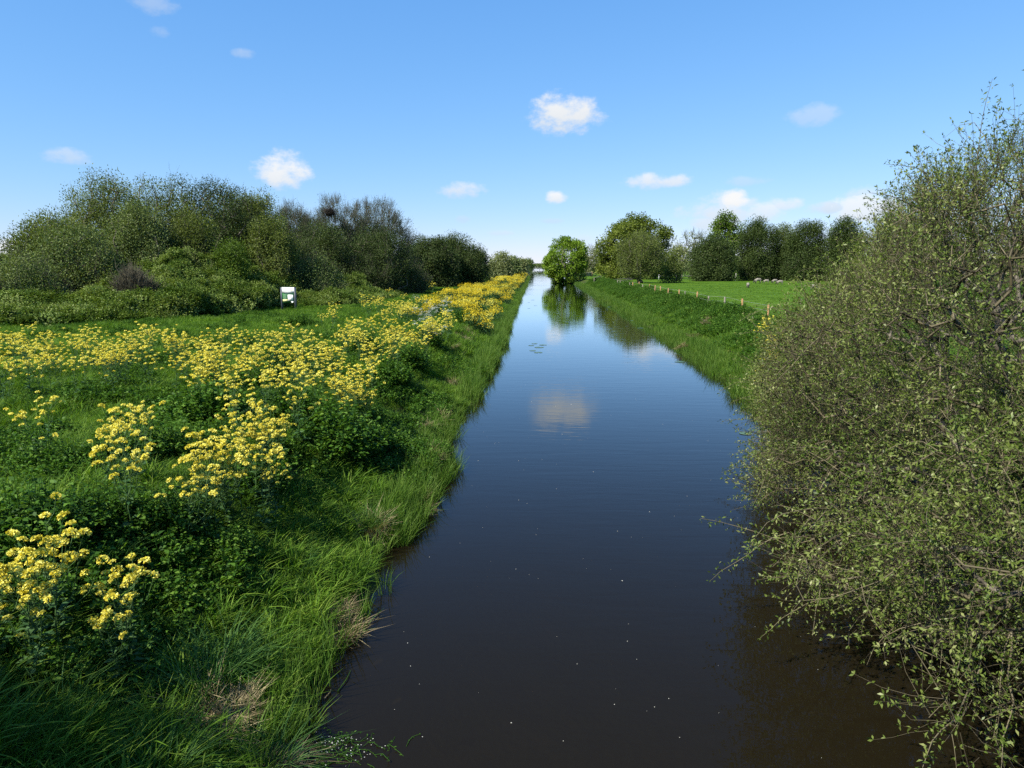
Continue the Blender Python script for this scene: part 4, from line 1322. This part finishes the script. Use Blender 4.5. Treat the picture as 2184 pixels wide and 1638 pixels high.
# ------------------------------------------------------------------ information sign
sp_ = at_z(623, 662, 1.25)
sgz = float(ground(sp_[:1], sp_[1:2])[0])
sign = empty('information_sign', (sp_[0], sp_[1] - 0.6, sgz), math.radians(-14))
sign.scale = (1.05, 1.05, 1.05)
tag(sign, 'green and white information sign between two slate grey posts', 'sign')
for s in (-1, 1):
    b = MB(); b.box((s * 0.52, 0, 0.82), (0.11, 0.10, 1.64)); b.build('post', M_GREYPAINT, sign)
b = MB(); b.box((0, -0.01, 1.13), (0.93, 0.04, 1.06)); pan = b.build('panel', M_SIGNGREEN, sign)
mb = MB()
n = 16
xs = np.linspace(-0.46, 0.46, n)
top = np.full(n, 1.645)
bot = 1.29 - 0.085 * (1 - (xs / 0.46) ** 2)
v = np.concatenate([np.stack([xs, xs * 0 - 0.036, bot], 1), np.stack([xs, xs * 0 - 0.036, top], 1), np.stack([xs, xs * 0 - 0.031, bot], 1), np.stack([xs, xs * 0 - 0.031, top], 1)])
qd = [[i, i + 1, n + i + 1, n + i] for i in range(n - 1)] + [[n + i, n + i + 1, 3 * n + i + 1, 3 * n + i] for i in range(n - 1)] + [[i + 1, i, 2 * n + i, 2 * n + i + 1] for i in range(n - 1)]
mb.add(v, quads=qd)
mb.build('header', M_SIGNWHITE, pan)
b = MB(); b.box((0.30, -0.039, 1.44), (0.07, 0.004, 0.09)); b.build('emblem', M_SIGNYELLOW, pan)
b = MB(); b.box((0.17, -0.034, 0.95), (0.40, 0.006, 0.40)); b.build('map', M_SIGNWHITE, pan)
b = MB()
for i in range(5):
    b.box((0.08 + 0.05 * i, -0.039, 1.06 - 0.03 * i), (0.07, 0.004, 0.02))
b.build('map_line', M_SIGNPALE, pan)
b = MB(); b.box((-0.23, -0.034, 0.77), (0.38, 0.006, 0.14)); b.build('notice', M_SIGNYELLOW, pan)
b = MB()
for i in range(6):
    b.box((-0.23, -0.034, 1.16 - 0.055 * i), (0.33 - 0.02 * (i % 3), 0.006, 0.022))
b.build('text_lines', M_SIGNPALE, pan)
mb = MB(); mb.add([(0.20, -0.035, .72), (0.38, -0.035, .72), (0.37, -0.035, .66), (0.28, -0.035, .61), (0.22, -0.035, .66)], quads=[[0, 4, 2, 1]], tris=[[4, 3, 2]])
mb.build('logo', M_SIGNWHITE, pan)

# ------------------------------------------------------------------ field fence: new posts and wires
fence = empty('wire_fence', (14.2, 40, 1.0))
tag(fence, 'post and wire fence with new orange brown posts along the field', 'fence')
POSTS = [(1638, 682, 0), (1583, 668, 0), (1545, 658, 1), (1509, 653, 1), (1486, 647, 0), (1460, 638, 1), (1448, 636, 0), (1424, 631, 0), (1409, 627, 0), (1396, 624, 0), (1384, 620, 0),
         (1371, 617, 1), (1362, 614, 0), (1350, 612, 0), (1343, 610, 1), (1335, 608, 1), (1323, 606, 1), (1317, 605, 1)]
fp = []
for (a, b_, old) in POSTS:
    p = at_z(a, b_ + 5, 1.05)
    g_ = float(ground(p[:1], p[1:2])[0])
    hgt = 1.25 if not old else 1.1
    b = MB(); b.box((0, 0, hgt / 2), (0.095, 0.095, hgt)); b.box((0, 0, hgt + 0.010), (0.075, 0.075, 0.020))
    o = b.build('post', M_OLDPOST if old else M_POST, fence)
    o.location = (p[0] - 14.2, p[1] - 40, g_ - 1.0 - 0.05 - 0.15 * rf.random())
    o.rotation_euler = (rf.normal(0, 0.035), rf.normal(0, 0.035), rf.random())
    fp.append((p[0] - 14.2, p[1] - 40, g_ - 1.0))
fp = np.array(fp)
for z in (0.35, 0.7, 1.02):
    mb = MB(); q_ = fp + np.array([0, 0, z])
    tubes(mb, q_[:-1], q_[1:], 0.006, 0.006, 3)
    mb.build('wire', M_WIRE, fence)
ef = empty('electric_fence', (30, 183, 1.0))
tag(ef, 'thin white posted fence in front of the dark field edge trees', 'fence')
ep = []
for a in (1405, 1454, 1512, 1569, 1622, 1680, 1740):
    p = at_z(a, 598, 1.0)
    b = MB(); b.box((0, 0, 0.75), (0.10, 0.10, 1.5 if a != 1569 else 2.1))
    o = b.build('post', M_SIGNWHITE if a in (1569, 1622, 1405) else M_OLDPOST, ef)
    o.location = (p[0] - 30, p[1] - 183, 0)
    ep.append((p[0] - 30, p[1] - 183, 1.1))
ep = np.array(ep)
mb = MB()
tubes(mb, ep[:-1], ep[1:], 0.025, 0.025, 4)
mb.build('wire', M_WIRE, ef)


def rail_fence(name, label, a, b_, z, posts, rails, hgt, mat, cat='fence', th=0.09):
    p0, p1 = at_z(*a, z), at_z(*b_, z)
    root = empty(name, (p0[0], p0[1], float(ground(p0[:1], p0[1:2])[0])))
    tag(root, label, cat)
    d = p1 - p0
    dz = float(ground(p1[:1], p1[1:2])[0] - ground(p0[:1], p0[1:2])[0])
    for i in range(posts):
        t = i / (posts - 1)
        b = MB(); b.box((0, 0, hgt / 2), (0.13, 0.13, hgt)); o = b.build('post', mat, root)
        o.location = (d[0] * t, d[1] * t, dz * t - 0.05)
    for i in range(rails):
        zz = hgt * (0.9 - 0.75 * i / max(1, rails - 1) * (rails - 1) / rails)
        mb = MB(); tubes(mb, [(0, 0, zz)], [(d[0], d[1], zz + dz)], th, th, 4); mb.build('rail', mat, root)
    return root


rail_fence('timber_hurdle', 'weathered two rail hurdle sloping down to the canal by the oak', (1267, 603), (1282, 597), 1.0, 3, 2, 1.2, M_OLDPOST)
rail_fence('rail_fence', 'low weathered rails left of the pollard trunk', (1310, 605), (1348, 601), 1.0, 4, 2, 0.9, M_OLDPOST)
rail_fence('paddock_fence', 'pale timber rails beneath the trees beyond the oak', (1222, 591), (1262, 590), 1.1, 6, 4, 1.7, M_OLDPOST)
p = at_z(1262, 590, 1.0)
b = MB(); b.box((0, 0, 0.85), (0.30, 0.25, 1.7)); b.box((0, 0, 1.74), (0.24, 0.2, 0.08)); o = b.build('gate_post', M_POST); o.location = (p[0], p[1] - 1.0, 1.0)
tag(o, 'orange brown gate post at the end of the pale timber rails', 'post')
p = at_z(1246, 589, 1.0)
mb = MB(); r_ = np.random.default_rng(3)
for i in range(40):
    c = r_.normal(0, 0.5, 3) * np.array([1, .5, 0]); c[2] = abs(r_.normal(0, 0.4)) * (1 - min(1, abs(c[0]))) + .1
    mb.box(c, (0.35, 0.25, 0.2), r_.random() * 3)
o = mb.build('brick_pile', M_BRICK); o.location = (p[0], p[1] + 1.2, 1.05)
tag(o, 'small heap of reddish bricks behind the pale timber rails', 'bricks')


# ------------------------------------------------------------------ sheep
def sheep_mesh(graze, seed):
    pts = [((-0.42, 0, 0.62), .19), ((-0.15, 0, 0.64), .25), ((0.15, 0, 0.64), .25), ((0.38, 0, 0.63), .20)]
    edges = [(0, 1), (1, 2), (2, 3)]
    if graze:
        pts += [((0.55, 0, 0.50), .12), ((0.66, 0, 0.30), .085), ((0.72, 0, 0.14), .055)]
    else:
        pts += [((0.52, 0, 0.80), .11), ((0.62, 0, 0.92), .09), ((0.78, 0, 0.86), .055)]
    edges += [(3, 4), (4, 5), (5, 6)]
    k = 7
    for (bx, anchor) in ((-0.36, 0), (0.32, 3)):
        for s in (-1, 1):
            kx = -0.05 if bx < 0 else 0.03
            pts += [((bx, s * .12, .40), .075), ((bx + kx, s * .12, .22), .042), ((bx, s * .12, .02), .035)]
            edges += [(anchor, k), (k, k + 1), (k + 1, k + 2)]
            k += 3
    ear = 5
    for s in (-1, 1):
        b0 = pts[5][0]
        pts.append(((b0[0] - 0.03, s * 0.15, b0[2] + 0.03), .022))
        edges.append((ear, k)); k += 1
    pts.append(((-0.58, 0, 0.45), .04)); edges.append((0, k))
    me = bpy.data.meshes.new('sheep')
    me.from_pydata([p[0] for p in pts], edges, [])
    o = bpy.data.objects.new('sheep_tmp', me)
    C.objects.link(o)
    sm = o.modifiers.new('skin', 'SKIN')
    for i, p in enumerate(pts):
        sv = me.skin_vertices[0].data[i]
        sv.radius = (p[1], p[1])
        sv.use_root = i == 1
    o.modifiers.new('sub', 'SUBSURF').levels = 2
    o.modifiers['sub'].render_levels = 2
    dg = bpy.context.evaluated_depsgraph_get()
    out = bpy.data.meshes.new_from_object(o.evaluated_get(dg))
    bpy.data.objects.remove(o)
    out.materials.clear()
    out.materials.append(M_WOOL)
    out.materials.append(M_SHEEPFACE)
    for f in out.polygons:
        c = f.center
        f.use_smooth = True
        head = (c[0] > 0.60) if graze else (c[0] > 0.56 and c[2] > 0.7)
        if head or c[2] < 0.27 or (abs(c[1]) > 0.09 and c[0] > 0.5):
            f.material_index = 1
    return out


SG, SU = sheep_mesh(True, 1), sheep_mesh(False, 2)
for (a, b_, me, rz, s, lab) in ((1595, 614, SG, -100, 1.0, 'sheep grazing head on, nearest to the canal and apart from the others'),
                                (1616, 605, SG, 180 + 8, 1.3, 'biggest grey sheep grazing at the left of the close group of four'),
                                (1634, 605, SG, 180 - 12, 1.0, 'second sheep from the left in the close group of four'),
                                (1652, 605, SG, 180 + 5, 1.05, 'third sheep of the close group, partly behind the last one'),
                                (1663, 608, SG, 180 - 10, 1.05, 'last sheep of the close group, nearest the foreground bush'),
                                (1735, 620, SU, 170, 1.0, 'sheep half hidden behind the foreground bush twigs'),
                                (1474, 594, SG, 175, 1.2, 'dark sheep in the shade before the pale half bare tree')):
    p = at_z(a, b_, 1.0)
    o = link('sheep', me)
    o.location = (p[0], p[1], float(ground(p[:1], p[1:2])[0]))
    o.rotation_euler = (0, 0, math.radians(rz))
    o.scale = (s, s, s)
    tag(o, lab, 'sheep', 'sheep in the field')

# ------------------------------------------------------------------ on and in the water
mb = MB()
rw = np.random.default_rng(9)
n = 160
y = 4.2 + 22 * rw.random(n) ** 2
x = -1.6 + 7.0 * rw.random(n) ** 1.4
s = np.exp(rw.normal(math.log(0.0038), 0.5, n))
s[rw.random(n) < 0.04] *= 2.2
ang = np.arange(6) * math.pi / 3
ring = np.stack([np.cos(ang), np.sin(ang) * 0.8], 1)
v = np.zeros((n, 12, 3))
v[:, :6, :2] = np.stack([x, y], 1)[:, None] + ring[None] * s[:, None, None]
v[:, 6:, :2] = np.stack([x, y], 1)[:, None] + ring[None] * s[:, None, None] * 0.7
v[:, :6, 2] = 0.001
v[:, 6:, 2] = 0.004
off = (np.arange(n) * 12)[:, None]
top = np.concatenate([np.array([[6, 7, 8, 9]]) + off, np.array([[6, 9, 10, 11]]) + off])
sd = np.concatenate([np.array([[i, (i + 1) % 6, 6 + (i + 1) % 6, 6 + i]]) + off for i in range(6)])
mb.add(v, quads=np.concatenate([top, sd]))
o = mb.build('floating_petals', M_SPECK)
tag(o, 'tiny pale petals and seeds floating on the dark water', 'petals', kind='stuff')
PADS = [(1133, 737), (1140, 733), (1150, 741), (1136, 748), (1148, 752), (1158, 736), (1128, 645), (1136, 640), (1142, 652), (1128, 658), (1350, 684), (1366, 700), (1372, 684), (1300, 655), (1295, 661), (1449, 772), (1590, 925)]
for (a, b_) in PADS:
    p = at_z(a, b_, 0.0)
    mb = MB()
    r = 0.16 + 0.12 * rw.random()
    an = np.linspace(0.25, 6.03, 14)
    ringv = np.stack([np.cos(an) * r, np.sin(an) * r, np.full(14, 0.012)], 1)
    mb.add(np.concatenate([[[0, 0, 0.006]], ringv]), tris=[[0, i, i + 1] for i in range(1, 14)])
    o = mb.build('lily_pad', M_PAD)
    o.location = (p[0], p[1], 0)
    o.rotation_euler = (0, 0, rw.random() * 6)
    tag(o, 'small floating lily pad on the canal' if b_ < 900 else 'lone lily pad near the sallow', 'lily pad', 'lily pads on the canal')
for (a, b_, L, rz, lab) in ((815, 1412, 0.32, 0.9, 'clearest sunken leaf, olive and angular, under the near water'), (825, 1303, 0.22, 0.3, 'sunken leaf below the water nearest the reed blades'),
                            (805, 1372, 0.24, 0.35, 'faint brown sunken leaf between the other two'), (855, 1495, 0.26, 0.9, 'faintest sunken leaf, deepest and farthest from the bank')):
    p = at_z(a, b_, -0.05)
    mb = MB()
    mb.add([(-L / 2, 0, 0), (0, -L * .2, .01), (L / 2, 0, 0), (0, L * .2, .01), (0, 0, -.012)], tris=[[0, 1, 4], [1, 2, 4], [2, 3, 4], [3, 0, 4], [0, 3, 1], [1, 3, 2]])
    o = mb.build('sunken_leaf', M_SUNK)
    o.location = (p[0], p[1], -0.03)
    o.rotation_euler = (0, 0, rz)
    tag(o, lab, 'leaf')
for (a, b_, a2, b2, lab) in ((720, 1475, 748, 1430, 'green reed stalk floating crosswise near the shaded corner'), (786, 1330, 818, 1312, 'pale bent stalk floating beside the nearest reeds'),
                              (692, 1490, 706, 1470, 'short pale broken stalk floating tight against the bank')):
    p0, p1 = at_z(a, b_, 0.012), at_z(a2, b2, 0.012)
    mb = MB()
    md_ = (p0 + p1) / 2 + np.array([0.02, 0.015, 0.01])
    tubes(mb, [p0 - p0, md_ - p0], [md_ - p0, p1 - p0], [0.007, 0.006], [0.006, 0.003], 4)
    o = mb.build('floating_stalk', M_REED if 'green' in lab else M_STRAW)
    o.location = p0
    tag(o, lab, 'stalk')
# drowned stalks and scum in the shaded corner
mb = MB()
c = at_z(705, 1600, 0.0)
n = 70
p = np.stack([c[0] + rw.normal(0, 0.26, n), c[1] + rw.normal(0, 0.17, n), np.full(n, 0.004)], 1)
an = rw.random(n) * 6.28
for k in range(3):
    an = an + rw.normal(0, 0.5, n)
    e = p + np.stack([np.cos(an), np.sin(an), rw.normal(0, 0.12, n)], 1) * 0.07
    e[:, 2] = np.clip(e[:, 2], 0.002, 0.05)
    tubes(mb, p, e, 0.0028, 0.0022, 3, tint=0.2)
    for j in range(2):
        leaves(mb, e, rw.normal(0, 1, (n, 3)) * np.array([1, 1, 0.3]), 0.032, 0.010, rw, up=1.5, tint=rw.random(n) * 0.5)
    p = e
o = mb.build('floating_weed', M_HERB)
tag(o, 'tangle of drowned weed floating at the shaded bank corner', 'weed', kind='stuff')
mb = MB()
n = 75
p = np.stack([c[0] + 0.16 + rw.normal(0, 0.20, n), c[1] + rw.normal(0, 0.12, n), np.full(n, 0.03)], 1)
leaves(mb, p, rw.normal(0, 1, (n, 3)) * np.array([1, 1, .2]), 0.011, 0.009, rw, up=2)
o = mb.build('water_flowers', M_WHITE)
tag(o, 'tiny white flowers on the drowned weed in the shaded corner', 'flowers', kind='stuff')
